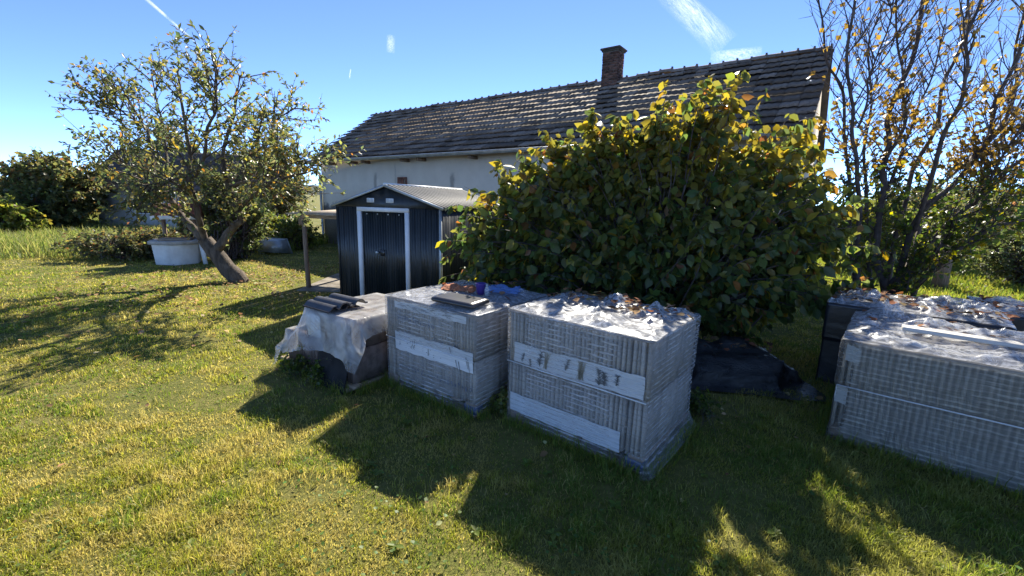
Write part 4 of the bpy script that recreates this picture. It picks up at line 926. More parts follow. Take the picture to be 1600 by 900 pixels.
# --- leaning fruit tree on the lawn
ft = Plant(101); base = np.array([-5.36, 8.43, 0.0]); r = ft.r
def A(x, y, Y): return at(x, y, Y)
trunk = limb([base + [0.12, 0.0, -0.15], base + [0.02, 0, 0.05], A(352, 416, 8.42), A(333, 388, 8.45), A(318, 372, 8.45)], 0.19, 0.125, 12, 0.06, 1); ft.lines.append(trunk)
L_ = [
 ([A(338, 392, 8.44), A(352, 372, 8.4), A(370, 348, 8.35), A(374, 322, 8.3), A(362, 290, 8.3), A(352, 240, 8.4), A(365, 170, 8.5), A(372, 110, 8.6)], 0.095, 0.015),
 ([A(318, 374, 8.45), A(300, 358, 8.5), A(283, 335, 8.6), A(262, 300, 8.7), A(240, 250, 8.8), A(218, 190, 8.9), A(192, 130, 9.0)], 0.088, 0.013),
 ([A(322, 376, 8.45), A(312, 345, 8.2), A(304, 300, 8.0), A(298, 240, 7.9), A(292, 170, 7.8), A(278, 105, 7.8)], 0.068, 0.013),
 ([A(372, 330, 8.3), A(395, 306, 8.0), A(430, 285, 7.8), A(470, 272, 7.7), A(505, 262, 7.6)], 0.048, 0.011),
 ([A(364, 292, 8.3), A(390, 250, 8.6), A(425, 205, 8.9), A(455, 160, 9.1)], 0.044, 0.011),
 ([A(283, 335, 8.6), A(252, 318, 8.3), A(225, 285, 8.1), A(195, 255, 8.0), A(178, 230, 8.0)], 0.041, 0.009),
 ([A(262, 300, 8.7), A(255, 240, 9.2), A(250, 180, 9.6), A(240, 110, 9.9)], 0.041, 0.009),
 ([A(300, 280, 8.0), A(330, 220, 7.4), A(340, 160, 7.1), A(330, 105, 7.0)], 0.034, 0.009),
 ([A(374, 322, 8.3), A(400, 270, 9.2), A(420, 230, 9.8), A(440, 190, 10.2)], 0.041, 0.009),
 ([A(218, 190, 8.9), A(196, 180, 8.8), A(178, 168, 8.7), A(160, 150, 8.7)], 0.020, 0.006),
 ([A(304, 300, 8.0), A(270, 285, 7.4), A(245, 285, 7.2), A(222, 290, 7.1)], 0.027, 0.007),
 ([A(362, 290, 8.3), A(398, 285, 7.6), A(430, 275, 7.3), A(455, 255, 7.2)], 0.031, 0.007),
]
for i, (pts, ra, rb) in enumerate(L_):
    q, rad = limb(pts, ra, rb, 20, 0.22, 10 + i); ft.lines.append((q, rad))
    nb = 22
    for k in range(nb):
        t = 0.22 + 0.78 * (k + r.random()) / nb; j = min(int(t * 19), 18); d = q[j + 1] - q[j]; d /= np.linalg.norm(d)
        side = nrm(np.cross(d, r.normal(0, 1, 3))); L = (0.55 + 0.65 * r.random()) * (1.1 - 0.45 * t)
        sp_, sr = shoot(q[j], side * 0.8 + d * 0.7 + np.array([0, 0, 0.15]), L, 0.013, r, 7, 0.12); ft.lines.append((sp_, sr)); ft.leafy(sp_, int(20 * L + 3), 0.2, 0.9, 0.2)
        for c_ in range(3):
            jj = r.integers(2, 7); dd = sp_[jj] - sp_[jj - 1]; tw, tr = shoot(sp_[jj], nrm(dd) * 0.8 + r.normal(0, 0.6, 3), 0.25 + 0.3 * r.random(), 0.006, r, 4, 0.1); ft.lines.append((tw, tr)); ft.leafy(tw, 8, 0.1, 0.8, 0.2)
FT = empty('fruit_tree', tuple(base), 0, label='leaning fruit tree with sparse yellowing leaves on the sunny lawn', category='tree')
for i in range(len(ft.lines)): ft.lines[i] = (ft.lines[i][0] - base, ft.lines[i][1])
ft.P = [p - base for p in ft.P]
ft.build(FT, 'leaf', 0.086, 0.62, [((0.09, 0.11, 0.05), 5), ((0.13, 0.145, 0.06), 5), ((0.2, 0.19, 0.06), 3), ((0.34, 0.25, 0.06), 0.9), ((0.34, 0.18, 0.06), 0.35)])

# --- generic shrub made of lobes
def shrub(name, label, base, lobes, nst, lps, size, width, pal, seed, group=None, cat='shrub', simple_=True, stem_r=0.01, spread=1.0, droop=0.3, tintf=None, parts=0, tw=2, upn=0.55, shell=0.45):
    pl = Plant(seed); r = pl.r; base = np.array(base, float); wts = np.array([l[1][0] * l[1][1] * l[1][2] for l in lobes]) ** 0.67; wts /= wts.sum()
    for k in range(nst):
        c, rad = lobes[r.choice(len(lobes), p=wts)]; d = r.normal(0, 1, 3); d /= np.linalg.norm(d); q = np.array(c) + d * np.array(rad) * (shell + (1 - shell) * r.random() ** 0.6) * (0.8 + 0.36 * r.random())
        if q[2] < 0.06: q[2] = 0.06 + 0.1 * r.random()
        s0 = base + np.array([r.normal(0, 0.14), r.normal(0, 0.14), 0.0]) + (np.array(c) - base) * np.array([0.5, 0.5, 0.3]) * r.random()
        mid = s0 * 0.45 + q * 0.55 + np.array([0, 0, 0.16 * np.linalg.norm(q - s0)]) + r.normal(0, 0.06, 3)
        pts, rad_ = limb([s0, mid, q], stem_r, stem_r * 0.25, 8, 0.05, int(k)); pl.lines.append((pts, rad_)); pl.leafy(pts, lps, 0.5, spread, droop)
        for c_ in range(tw):
            jj = r.integers(4, 8); t_, tr_ = shoot(pts[jj], nrm(pts[jj] - pts[jj - 1]) + r.normal(0, 0.6, 3), 0.12 * np.linalg.norm(rad) * (0.5 + r.random()), stem_r * 0.35, r, 4, 0.0); pl.lines.append((t_, tr_)); pl.leafy(t_, max(2, lps // 2), 0.0, spread, droop)
    pr_ = dict(label=label, category=cat)
    if group: pr_['group'] = group
    root = empty(name, tuple(base), 0, **pr_)
    pl.lines = [(p - base, q) for p, q in pl.lines]; pl.P = [p - base for p in pl.P]
    if parts:
        P = np.concatenate(pl.P); D = np.concatenate(pl.D); W_ = P + base; near = np.argsort(np.linalg.norm(W_ - CC, axis=1) + r.random(len(P)) * 1.1)[:parts]
        keep = np.ones(len(P), bool); keep[near] = False; pl.P = [P[keep]]; pl.D = [D[keep]]
        ms = []
        cols = pick(16, pal, 0.25, r)
        for k in range(16):
            ms.append(leaves('leaf', np.zeros((1, 3)), np.array([[0, 1.0, 0]]), np.array([[0, 0, 1.0]]), np.array([1.0]), width * (0.9 + 0.2 * r.random()), cols[k:k + 1], M['leaf'], False))
        for i in near:
            d = Vector(D[i]); nn_ = Vector(nrm(r.normal(0, 1, 3) * (1 - upn) + np.array([0, 0, 1]) * upn)); x_ = d.cross(nn_).normalized(); z_ = x_.cross(d); s_ = size * (0.5 + 0.85 * r.random())
            mm = Matrix(((x_[0], d[0], z_[0], 0), (x_[1], d[1], z_[1], 0), (x_[2], d[2], z_[2], 0), (0, 0, 0, 1))); mm = Matrix.Translation(Vector(P[i])) @ mm @ Matrix.Scale(s_, 4)
            o = obj('leaf', ms[r.integers(16)], root); o.matrix_local = mm
    pl.build(root, 'leaf', size, width, pal, 'leaf', 'twig', simple_, upn, 'foliage', 'stems', tintf)
    return root
BUSHPAL = [((0.075, 0.11, 0.036), 5), ((0.1, 0.135, 0.04), 5), ((0.15, 0.17, 0.04), 4), ((0.27, 0.22, 0.04), 2), ((0.24, 0.11, 0.045), 0.6)]
def bush_lit_tint(P, tint, r):
    # paints the yellow-lit look of the bush tips into the upper leaf tints
    h = P[:, 2] + 0.35 * (fbm(P * 1.7, 5) - 0.5) * 4; y = np.clip((h - 1.0) / 1.5, 0, 1) * (r.random(len(P)) < 0.6)
    return tint * (1 - y[:, None] * 0.6) + np.array([0.29, 0.215, 0.04]) * y[:, None] * 0.6
lob = [((2.5, 4.9, 0.6), (0.8, 0.35, 0.5)), ((-0.25, 5.2, 0.95), (0.55, 0.55, 0.8)), ((0.45, 5.4, 1.85), (0.5, 0.6, 0.6)), ((1.3, 5.5, 2.35), (0.45, 0.5, 0.5)), ((-0.05, 5.25, 1.05), (0.72, 0.7, 1.0)), ((0.10, 5.2, 1.6), (0.42, 0.5, 0.65)), ((0.85, 5.5, 1.75), (0.6, 0.7, 1.0)), ((0.75, 4.95, 0.85), (0.85, 0.5, 0.8)),
       ((1.75, 5.5, 1.9), (0.75, 0.8, 1.0)), ((2.45, 5.6, 2.2), (0.65, 0.75, 0.95)), ((3.2, 5.6, 1.85), (0.85, 0.8, 0.92)), ((1.8, 4.85, 0.9), (0.9, 0.5, 0.85)),
       ((2.75, 4.85, 1.1), (0.85, 0.5, 0.9)), ((3.35, 4.9, 1.15), (0.6, 0.55, 0.75)), ((0.92, 5.5, 2.45), (0.26, 0.3, 0.4)), ((2.35, 5.55, 2.9), (0.28, 0.3, 0.34)), ((1.7, 5.5, 2.6), (0.2, 0.25, 0.38))]
shrub('big_bush', 'huge broad-leaved bush with green leaves tinted yellow-lit at the top behind the wrapped pallets', (1.7, 5.5, 0.0), [(c_, (r_[0], r_[1] * 0.72, r_[2])) for c_, r_ in lob], 1150, 13, 0.116, 0.74, BUSHPAL, 303, cat='bush', simple_=False, stem_r=0.012, droop=0.75, spread=0.85, tintf=bush_lit_tint, upn=0.35, parts=290, tw=2)

# --- bare many-stemmed tree at the right
bt_ = Plant(404); r = bt_.r
stems = [([A(1378, 495, 6.3), A(1374, 420, 6.3), A(1370, 330, 6.3), A(1386, 255, 6.3), A(1392, 180, 6.3), A(1438, 60, 6.4), A(1462, -80, 6.5)], 0.055, 0.02),
 ([A(1350, 500, 6.2), A(1342, 400, 6.2), A(1334, 300, 6.1), A(1340, 200, 6.1), A(1328, 110, 6.1), A(1336, -40, 6.1)], 0.04, 0.014),
 ([A(1345, 500, 6.4), A(1322, 330, 6.5), A(1324, 180, 6.6), A(1300, 90, 6.6), A(1272, -20, 6.7)], 0.032, 0.01),
 ([A(1385, 490, 6.3), A(1430, 360, 6.0), A(1515, 255, 5.9), A(1568, 150, 5.9), A(1605, 30, 5.9)], 0.05, 0.018),
 ([A(1390, 490, 6.3), A(1440, 395, 6.1), A(1520, 320, 5.9), A(1600, 260, 5.8), A(1700, 200, 5.8)], 0.045, 0.015),
 ([A(1400, 495, 6.2), A(1432, 447, 6.1), A(1492, 400, 5.8), A(1560, 355, 5.6), A(1660, 320, 5.5)], 0.042, 0.018),
 ([A(1385, 490, 6.3), A(1392, 440, 6.2), A(1445, 408, 6.0), A(1500, 345, 6.0), A(1580, 310, 6.0), A(1660, 280, 6.0)], 0.035, 0.014),
 ([A(1380, 490, 6.4), A(1400, 350, 6.8), A(1440, 240, 7.1), A(1480, 130, 7.3), A(1510, 20, 7.4), A(1520, -60, 7.4)], 0.045, 0.014),
 ([A(1370, 490, 6.4), A(1360, 380, 6.9), A(1350, 260, 7.2), A(1365, 150, 7.3), A(1370, 30, 7.4)], 0.035, 0.012),
 ([A(1515, 255, 5.9), A(1560, 200, 6.3), A(1590, 120, 6.5), A(1600, 0, 6.6)], 0.035, 0.012),
 ([A(1430, 360, 6.0), A(1470, 240, 5.6), A(1500, 140, 5.4), A(1530, 40, 5.3), A(1545, -60, 5.3)], 0.03, 0.012),
 ([A(1390, 490, 6.5), A(1450, 330, 7.4), A(1540, 230, 7.8), A(1620, 120, 8.0)], 0.04, 0.012),
 ([A(1386, 255, 6.3), A(1420, 170, 6.2), A(1400, 80, 6.2), A(1395, -20, 6.2)], 0.024, 0.009),
 ([A(1370, 330, 6.3), A(1410, 220, 6.7), A(1450, 140, 6.9), A(1475, 40, 7.0)], 0.026, 0.009),
 ([A(1340, 200, 6.1), A(1355, 130, 6.2), A(1380, 60, 6.2), A(1385, -30, 6.2)], 0.02, 0.008),
 ([A(1520, 320, 5.9), A(1570, 260, 5.6), A(1620, 180, 5.5)], 0.024, 0.009)]
for i, (pts, ra, rb) in enumerate(stems):
    q, rad = limb(pts, ra, rb, 24, 0.16, 60 + i); bt_.lines.append((q, rad)); nb = 32
    for k in range(nb):
        t = 0.12 + 0.88 * (k + r.random()) / nb; j = min(int(t * 23), 22); d = nrm(q[j + 1] - q[j]); side = nrm(np.cross(d, r.normal(0, 1, 3))); L = 0.35 + 0.6 * r.random()
        s_, sr = shoot(q[j], side * 0.75 + d * 0.7 + np.array([0.1, 0, 0.3]), L, 0.0085, r, 6, 0.25, 0.25); bt_.lines.append((s_, sr))
        zf_ = q[j][2]; nl = 1.6 if zf_ > 2.8 else (9 if zf_ > 1.7 else 16); bt_.leafy(s_, r.poisson(nl * 0.55), 0.2, 1.0, 0.3)
        for c_ in range(4):
            jj = r.integers(1, 6); t_, tr_ = shoot(s_[jj], nrm(s_[jj + 1] - s_[jj]) * 0.8 + r.normal(0, 0.5, 3) + [0, 0, 0.2], 0.15 + 0.35 * r.random(), 0.0045, r, 4, 0.2); bt_.lines.append((t_, tr_)); bt_.leafy(t_, r.poisson(nl * 0.35), 0.1, 1.0, 0.3)
bb_ = np.array([A(1380, 470, 6.3)[0], 6.3, 0.0])
for dx in (-0.1, 0.0, 0.08, 0.04): bt_.lines.append((np.array([bb_ + [dx * 0.6, 0, -0.05], bb_ + [dx * 0.8, 0, 0.15], bb_ + [dx * 1.2, 0.02, 0.38]]), np.array([0.07, 0.06, 0.045])))
bt_.lines = [(p - bb_, q) for p, q in bt_.lines]; bt_.P = [p - bb_ for p in bt_.P]
BT = empty('bare_tree', tuple(bb_), 0, label='many-stemmed half-bare tree with few yellow leaves at the right edge', category='tree')
def bt_tint(P, tint, r):
    y = (P[:, 2] > 1.9 + 0.5 * r.random(len(P)))[:, None]; return np.where(y, np.array([0.26, 0.17, 0.045]) * (0.5 + 0.7 * r.random((len(P), 1))), tint)
bt_.build(BT, 'leaf', 0.066, 1.1, [((0.07, 0.1, 0.025), 5), ((0.11, 0.14, 0.03), 3), ((0.3, 0.26, 0.03), 1.6)], trunkmat='twig', tintf=bt_tint, crown='crown', trunk='trunk')

# --- shrubs and trees in the background
def L3(px, py, Y, rx, ry, rz): p = at(px, py, Y); return ((p[0], p[1], p[2]), (rx, ry, rz))
OLIVE = [((0.115, 0.125, 0.05), 4), ((0.15, 0.155, 0.06), 3), ((0.2, 0.16, 0.055), 1.2), ((0.24, 0.13, 0.055), 0.5)]
DARK = [((0.085, 0.105, 0.042), 4), ((0.12, 0.14, 0.05), 3), ((0.18, 0.17, 0.055), 1)]
LIGHT = [((0.13, 0.16, 0.035), 3), ((0.17, 0.19, 0.045), 3), ((0.25, 0.22, 0.05), 1)]
AUT = [((0.2, 0.14, 0.05), 3), ((0.26, 0.16, 0.055), 3), ((0.12, 0.12, 0.04), 2)]
def gb(px, py): p = gnd(px, py); return (p[0], p[1], 0.0)
def bgshrub(label, px, py, rx, h, pal, seed, n_=170, lps=12, size=0.16, cat='shrub', extra=(), name='shrub', group='shrubs at the garden edge', width=0.9):
    size = size * 0.75; n_ = int(n_ * 1.15); b_ = gb(px, py); lb_ = [((b_[0], b_[1], h * 0.5), (rx, rx * 0.5, h * 0.52))] + [((b_[0] + ex * rx, b_[1] + ey, h * ez), (rx * er, rx * er, h * er * 0.8)) for ex, ey, ez, er in extra]
    return shrub(name, label, b_, lb_, n_, lps, size, width, pal, seed, group, cat, True, 0.012 + 0.002 * h)
bgshrub('tall dark shrub with autumn tips left of the outbuilding', 98, 364, 1.9, 2.8, OLIVE, 501, 420, 16, 0.2, extra=((-0.6, 0, 0.62, 0.5), (0.5, 0, 0.68, 0.5), (-0.1, 0, 0.8, 0.42)))
bgshrub('dark rounded shrub at the foot of the tall autumn shrub', 78, 366, 1.5, 2.0, DARK, 502, 260, 14, 0.18)
bgshrub('yellow-green low shrub at the left edge of the meadow', 14, 372, 1.1, 1.3, LIGHT, 503, 220, 14, 0.16)
bgshrub('orange-brown autumn hedge bush far left on the skyline', -5, 344, 5.5, 1.7, AUT, 504, 420, 14, 0.28)
bgshrub('second autumn hedge bush fading behind the dark shrub', 60, 342, 5.0, 1.8, AUT, 505, 330, 14, 0.28)
bgshrub('bramble thicket growing left of the white well', 195, 404, 1.5, 0.7, OLIVE, 506, 330, 12, 0.1, extra=((0.7, 0.3, 0.6, 0.6),))
bgshrub('low bramble mound between meadow and well', 226, 398, 0.8, 0.65, OLIVE, 507, 200, 12, 0.1)
bgshrub('dark evergreen shrub directly behind the tree trunk', 372, 404, 0.95, 2.0, DARK, 508, 380, 14, 0.1, extra=((-0.4, 0, 0.8, 0.5),))
bgshrub('grey-green shrub beside the dark evergreen behind the trunk', 332, 394, 1.0, 1.7, OLIVE, 509, 260, 13, 0.11)
bgshrub('loose green tree filling the gap left of the house', 418, 366, 1.9, 3.4, OLIVE, 510, 420, 15, 0.15, 'tree', ((0.5, 0, 0.75, 0.5),), 'background_tree')
bgshrub('taller dim tree behind the outbuilding roof', 330, 352, 2.8, 4.4, DARK, 511, 380, 15, 0.22, 'tree', ((-0.6, 0, 0.75, 0.5),), 'background_tree')
bgshrub('sunlit yellow-green weeds by the house corner', 462, 389, 0.8, 0.95, LIGHT, 512, 260, 12, 0.1)
bgshrub('pale tall weeds beside the metal tub', 420, 384, 1.0, 1.15, LIGHT, 513, 280, 12, 0.1)
bgshrub('rounded dark hedge bush at the right edge behind the pallets', 1600, 446, 1.5, 1.55, DARK, 521, 420, 15, 0.1, extra=((0.5, -0.5, 0.6, 0.6),))
bgshrub('olive shrub behind the stems of the bare tree', 1425, 412, 2.3, 2.5, OLIVE, 522, 420, 14, 0.13)
bgshrub('leafy bush behind the bare tree at far right', 1560, 408, 3.0, 2.6, OLIVE, 523, 480, 14, 0.15)
bgshrub('yellowing bush between big bush and bare tree', 1350, 425, 1.3, 2.2, LIGHT, 524, 300, 13, 0.12)
bgshrub('tall green bush far behind the wooden post', 1480, 388, 3.5, 3.2, DARK, 525, 420, 14, 0.2)
for i, (px, py, h, lb) in enumerate(((702, 600, 0.16, 'small pale-leaved weed clump between sheeted pile and wrapped pallet'), (662, 590, 0.22, 'leafy weed climbing at the edge of the sheeted pile'), (790, 640, 0.2, 'weed tuft between the two front wrapped pallets'),
                              (470, 582, 0.1, 'ivy-like weeds creeping along the low pallet board'), (505, 598, 0.1, 'creeping green weeds under the hanging sheet hem'), (1085, 645, 0.14, 'dark weed tuft at the black tarp corner'))):
    p = gnd(px, py); shrub('weed_clump', lb, (p[0], p[1], 0), [((p[0], p[1], h * 0.5), (0.16, 0.12, h * 0.6))], 46, 6, 0.032, 1.2, LIGHT if i in (0, 2) else GREEN, 600 + i, 'weeds around the pallets', 'weed', True, 0.002)

# ------------------------------------------------------------------ grass
def blades(name, P, h, wd, tint, seed, lean=0.6, mat='grassblade', label=None):
    r = np.random.default_rng(seed); k = len(P); a = r.random(k) * 2 * math.pi; la = r.random(k) * 2 * math.pi; ll = lean * r.random(k) ** 0.7
    side = np.stack([np.cos(a), np.sin(a), a * 0], -1) * wd[:, None]; ld = np.stack([np.cos(la), np.sin(la), la * 0], -1)
    up = np.array([0, 0, 1.0]); h = h[:, None]
    m1 = P + up * h * 0.55 + ld * h * 0.35 * ll[:, None]; t = P + up * h * (1 - 0.35 * ll[:, None]) + ld * h * ll[:, None]
    V = np.stack([P - side, P + side, m1 + side * 0.75, m1 - side * 0.75, t], 1); o = (np.arange(k) * 5)[:, None]
    L = np.concatenate([o + [0, 1, 2, 3], o + [3, 2, 4]], 1).reshape(-1)
    me = np_mesh(name, V, L, np.tile([4, 3], k), M[mat], tint=np.repeat(tint, 5, axis=0)); return obj(name, me, kind='stuff', **({'label': label} if label else {}))
def sample(n_, y0, y1, r, xw=1.32, pw=1.0):
    # more blades close to the viewer
    Y = y0 * (y1 / y0) ** (r.random(n_) ** pw); X = (r.random(n_) * 2 - 1) * (xw * Y + 0.8); return np.stack([X, Y, X * 0], -1)
def inside(P, e, x0, x1, y0, y1):
    c, s = math.cos(e.rotation_euler[2]), math.sin(e.rotation_euler[2]); dx, dy = P[:, 0] - e.location.x, P[:, 1] - e.location.y
    lx, ly = c * dx + s * dy, -s * dx + c * dy; return (lx > x0) & (lx < x1) & (ly > y0) & (ly < y1)
def keep(P):
    k = np.ones(len(P), bool)
    for e, w_, d_ in ((p1, 1.06, 1.0), (p2, 1.11, 0.86), (pa, 1.25, 1.15), (pb, 1.2, 1.0), (pc, 1.2, 1.0)): k &= ~inside(P, e, 0.0, w_, 0.0, d_)
    k &= ~inside(P, pile, 0, 1.1, 0.02, 0.95); k &= ~inside(P, shed, 0, SW, 0, SD); k &= ~inside(P, house, -0.02, HL, -0.02, 4)
    k &= ~((P[:, 0] > -4.05) & (P[:, 0] < -2.6) & (P[:, 1] > 7.55) & (P[:, 1] < 9.6)); k &= ~(np.hypot(P[:, 0] - wc[0], P[:, 1] - wc[1]) < 0.55)
    k &= ~((P[:, 0] < -11.4 + rng.normal(0, 0.2, len(P))) & (np.abs(P[:, 1] - 9.0 + (P[:, 0] + 11.4) * 1.2 / 9) < 0.38))
    return k
GR, YG, ST = np.array([0.15, 0.2, 0.04]), np.array([0.27, 0.27, 0.05]), np.array([0.44, 0.36, 0.14])
def lawn_tint(P, r):
    q = P * [1, 1, 0]; k = np.clip(0.5 + 2.0 * (fbm(q * 1.1, 2, 3) - 0.5) + 2.3 * (fbm(q * 5.5, 8, 3) - 0.5) + r.normal(0, 0.13, len(P)), 0, 1)[:, None]
    c = np.where(k < 0.5, GR + (YG - GR) * k * 2, YG + (ST - YG) * (k - 0.5) * 1.3); dry = (r.random(len(P)) < 0.16)[:, None]
    c = np.where(dry, ST * 1.05, c); return c * (0.75 + 0.5 * r.random((len(P), 1)))
rg_ = np.random.default_rng(77)
P = sample(460000, 1.25, 14.5, rg_, 1.3, 0.9); P = P + (0.05 * (np.stack([vn(P * 9, 1), vn(P * 9, 2), P[:, 0] * 0 + 0.5], -1) - 0.5)) * [1, 1, 0]; bare = fbm(P * 1.7, 88, 4) + 0.0; P = P[keep(P) & ((bare < 0.6) | (rg_.random(len(P)) < 0.3))]
dist = np.hypot(P[:, 0], P[:, 1]); tuft = fbm(P * 5, 12, 3); patch = fbm(P * 1.1, 40, 3)
lush = np.clip((P[:, 0] * 0.5 + 0.2) * np.clip((4.3 - P[:, 1]) / 2, 0, 1), 0, 1)
h = (0.012 + 0.11 * np.clip(tuft - 0.42, 0, 1) + 0.014 * patch) * (0.6 + 0.8 * rg_.random(len(P))) * (1 + 0.5 * lush); wd = (0.0009 + 0.00045 * dist) * (0.7 + 0.6 * rg_.random(len(P)))
tn = lawn_tint(P, rg_); tn = tn * (1 - 0.5 * lush[:, None]) + GR * 0.5 * lush[:, None]
blades('grass', P, h, wd, tn, 5, 1.0, label='short patchy mown lawn grass')
# taller fringe where the mower could not reach
F_ = []
def fringe(e, w_, d_, n_): 
    for k in range(n_):
        s_ = rg_.integers(4); t = rg_.random(); o_ = abs(rg_.normal(0, 0.045)) + 0.012; x, y = ((t * w_, -o_), (w_ + o_, t * d_), (t * w_, d_ + o_), (-o_, t * d_))[s_]; F_.append(on(e, x, y, 0))
for e, w_, d_, n_ in ((p1, 1.06, 1.0, 2400), (p2, 1.11, 0.86, 2600), (pa, 1.25, 1.15, 2600), (pile, 1.15, 0.95, 2200), (pb, 1.2, 1, 700), (shed, SW, SD, 700)): fringe(e, w_, d_, n_)
P = np.array(F_); h = 0.05 + 0.11 * rg_.random(len(P)) ** 2.2; wd = np.full(len(P), 0.0026); tn = np.where((rg_.random(len(P)) < 0.25)[:, None], YG, GR) * (0.7 + 0.5 * rg_.random((len(P), 1)))
blades('edge_grass', P, h, wd, tn, 6, 0.8, label='taller uncut grass along the pallet edges')
# meadow on the left, beyond the mown lawn
n_ = 60000; X = -28 + 21 * rg_.random(n_); Y = 9.6 + 14 * rg_.random(n_); P = np.stack([X, Y, X * 0], -1)
edge = 10.55 + 0.25 * np.sin(X * 1.1) + 0.2 * np.sin(X * 2.7); k = (Y > edge) & (X < -8.1 - 0.45 * (Y - 10.5) + 3.2 * (Y > 12.5)) & keep(P); P = P[k]
h = (0.22 + 0.5 * fbm(P * 0.9, 3, 3)) * (0.6 + 0.6 * rg_.random(len(P))) * np.clip((P[:, 1] - 10.4) / 0.8, 0.35, 1); wd = 0.007 + 0.006 * rg_.random(len(P))
tn = np.where((rg_.random(len(P)) < 0.45)[:, None], np.array([0.3, 0.29, 0.1]), np.array([0.14, 0.18, 0.045])) * (0.75 + 0.5 * rg_.random((len(P), 1)))
blades('meadow_grass', P, h, wd, tn, 8, 0.7, label='tall pale meadow grass beyond the mown lawn')
n_ = 26000; X = -8.5 + 4.2 * rg_.random(n_); Y = 12.6 + 3.5 * rg_.random(n_); P = np.stack([X, Y, X * 0], -1); k = keep(P) & (Y > 13.0 + 0.3 * np.sin(X * 2)) & (X + 0.2 * rg_.normal(0, 1, n_) < -6.9 + 0.0 * Y); P = P[k]
blades('weedy_grass', P, 0.15 + 0.3 * rg_.random(len(P)), 0.008 + 0.004 * rg_.random(len(P)), np.where((rg_.random(len(P)) < 0.5)[:, None], np.array([0.2, 0.23, 0.05]), GR) * (0.75 + 0.5 * rg_.random((len(P), 1))), 9, 0.7, label='long weedy grass near the house corner')
n_ = 30000; P = np.stack([6.5 + 11 * rg_.random(n_), 7.5 + 9 * rg_.random(n_), np.zeros(n_)], -1)
blades('field_grass', P, 0.05 + 0.12 * rg_.random(n_), 0.008 + 0.004 * rg_.random(n_), np.where((rg_.random(n_) < 0.5)[:, None], np.array([0.24, 0.25, 0.05]), GR) * (0.75 + 0.5 * rg_.random((n_, 1))), 10, 0.8, label='sunlit grass beyond the bare tree')

# fallen leaves on the lawn and on the pallets
def litter(name, P, size, pal, seed, label):
    r = np.random.default_rng(seed); k = len(P); a = r.random(k) * 2 * math.pi; D = np.stack([np.cos(a), np.sin(a), r.normal(0, 0.25, k)], -1); N = nrm(r.normal(0, 0.3, (k, 3)) + [0, 0, 1])
    obj(name, leaves(name, P, D, N, size * (0.6 + 0.8 * r.random(k)), 0.95, pick(k, pal, 0.3, r), M['litter'], False), kind='stuff', label=label)
TAN = [((0.32, 0.22, 0.11), 3), ((0.45, 0.33, 0.16), 2), ((0.2, 0.12, 0.06), 2), ((0.5, 0.42, 0.22), 1)]
r = np.random.default_rng(9); k = 1500
P = np.stack([-5.0 + r.normal(0, 1.6, k), 8.3 + r.normal(0, 1.4, k), 0.03 + 0.015 * r.random(k)], -1)
P2_ = np.stack([(r.random(90) * 2 - 1) * 4.5, 1.9 + 5.5 * r.random(90) ** 0.7, 0.02 + 0.012 * r.random(90)], -1); P = np.concatenate([P, P2_]); P = P[keep(P)]
litter('fallen_leaves', P, 0.056, TAN, 3, 'dry tan leaves scattered on the lawn')
P3_ = np.stack([(r.random(420) * 2 - 1) * 6, 1.8 + 7 * r.random(420) ** 0.8, 0.014 + 0.012 * r.random(420)], -1); P3_ = P3_[keep(P3_)]; litter('small_fallen_leaves', P3_, 0.03, TAN, 13, 'small dry leaf scraps in the lawn')
Q = []
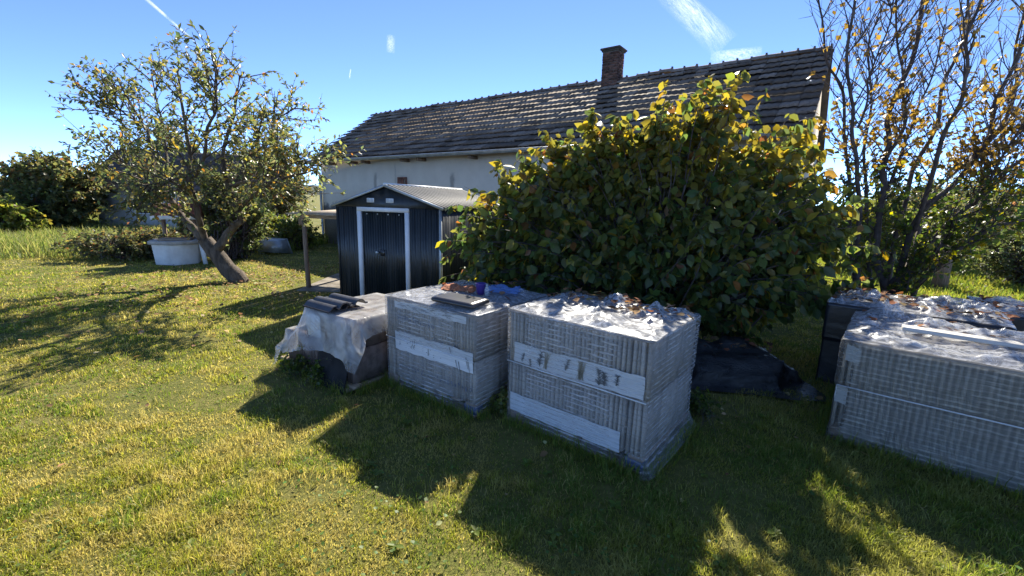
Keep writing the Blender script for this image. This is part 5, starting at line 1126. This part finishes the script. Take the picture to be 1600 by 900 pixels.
for e, w_, d_, z_, n_, sk in ((p2, 1.11, 0.86, P2H, 90, 0.5), (pb, 1.2, 1.0, 0.80, 200, 0.1), (pc, 1.2, 1.0, 0.77, 90, 0.0), (pa, 1.25, 1.15, PAH, 34, 0.5), (p1, 1.06, 1.0, P1H, 16, 0.5)):
    for q_ in range(n_): y_ = d_ * (sk + (1 - sk) * r.random()); Q.append(on(e, w_ * r.random(), y_, z_ + 0.045 + 0.02 * r.random()))
for q_ in range(60): Q.append((1.75 + 0.9 * r.random(), 4.15 + 0.5 * r.random(), 0.30 + 0.02 * r.random()))
litter('leaf_litter', np.array(Q), 0.06, [((0.22, 0.1, 0.05), 3), ((0.32, 0.2, 0.1), 2), ((0.12, 0.07, 0.04), 2)], 4, 'brown dead leaves caught on the crumpled film of the pallets')
# clover and broad weeds in the lawn
k = 2600; P = sample(k, 1.5, 6, r, 1.2); c_ = vn(P * 1.6, 60); P = P[(c_ > 0.55)]; P = P[keep(P)]; P[:, 2] = 0.02 + 0.03 * r.random(len(P)); k = len(P); a = r.random(k) * 6.28
obj('clover', leaves('clover', P, np.stack([np.cos(a), np.sin(a), a * 0 + 0.2], -1), nrm(r.normal(0, 0.35, (k, 3)) + [0, 0, 1]), 0.013 + 0.012 * r.random(k), 1.3, pick(k, [((0.09, 0.15, 0.03), 2), ((0.13, 0.2, 0.05), 1)], 0.2, r), M['grassblade'], False), kind='stuff', label='broad-leaved clover patches in the lawn')

# flat rosettes of broad-leaved weeds
rw = np.random.default_rng(31); C_ = sample(110, 1.8, 8, rw, 1.15); C_ = C_[keep(C_)]; Pw = []; Dw = []; Sw = []
for c_ in C_:
    n_ = rw.integers(5, 10); a0 = rw.random() * 6.28; sz = 0.02 + 0.028 * rw.random()
    for k in range(n_): a_ = a0 + k * 6.28 / n_ + rw.normal(0, 0.25); Pw.append(c_ + [0, 0, 0.012]); Dw.append((math.cos(a_), math.sin(a_), 0.1 + 0.3 * rw.random())); Sw.append(sz * (0.7 + 0.6 * rw.random()))
k = len(Pw); obj('weeds', leaves('weeds', np.array(Pw), np.array(Dw), nrm(rw.normal(0, 0.15, (k, 3)) + [0, 0, 1]), np.array(Sw), 0.62, pick(k, [((0.15, 0.2, 0.035), 2), ((0.2, 0.25, 0.05), 1)], 0.25, rw), M['grassblade'], False), kind='stuff', label='flat rosettes of broad-leaved weeds in the lawn')
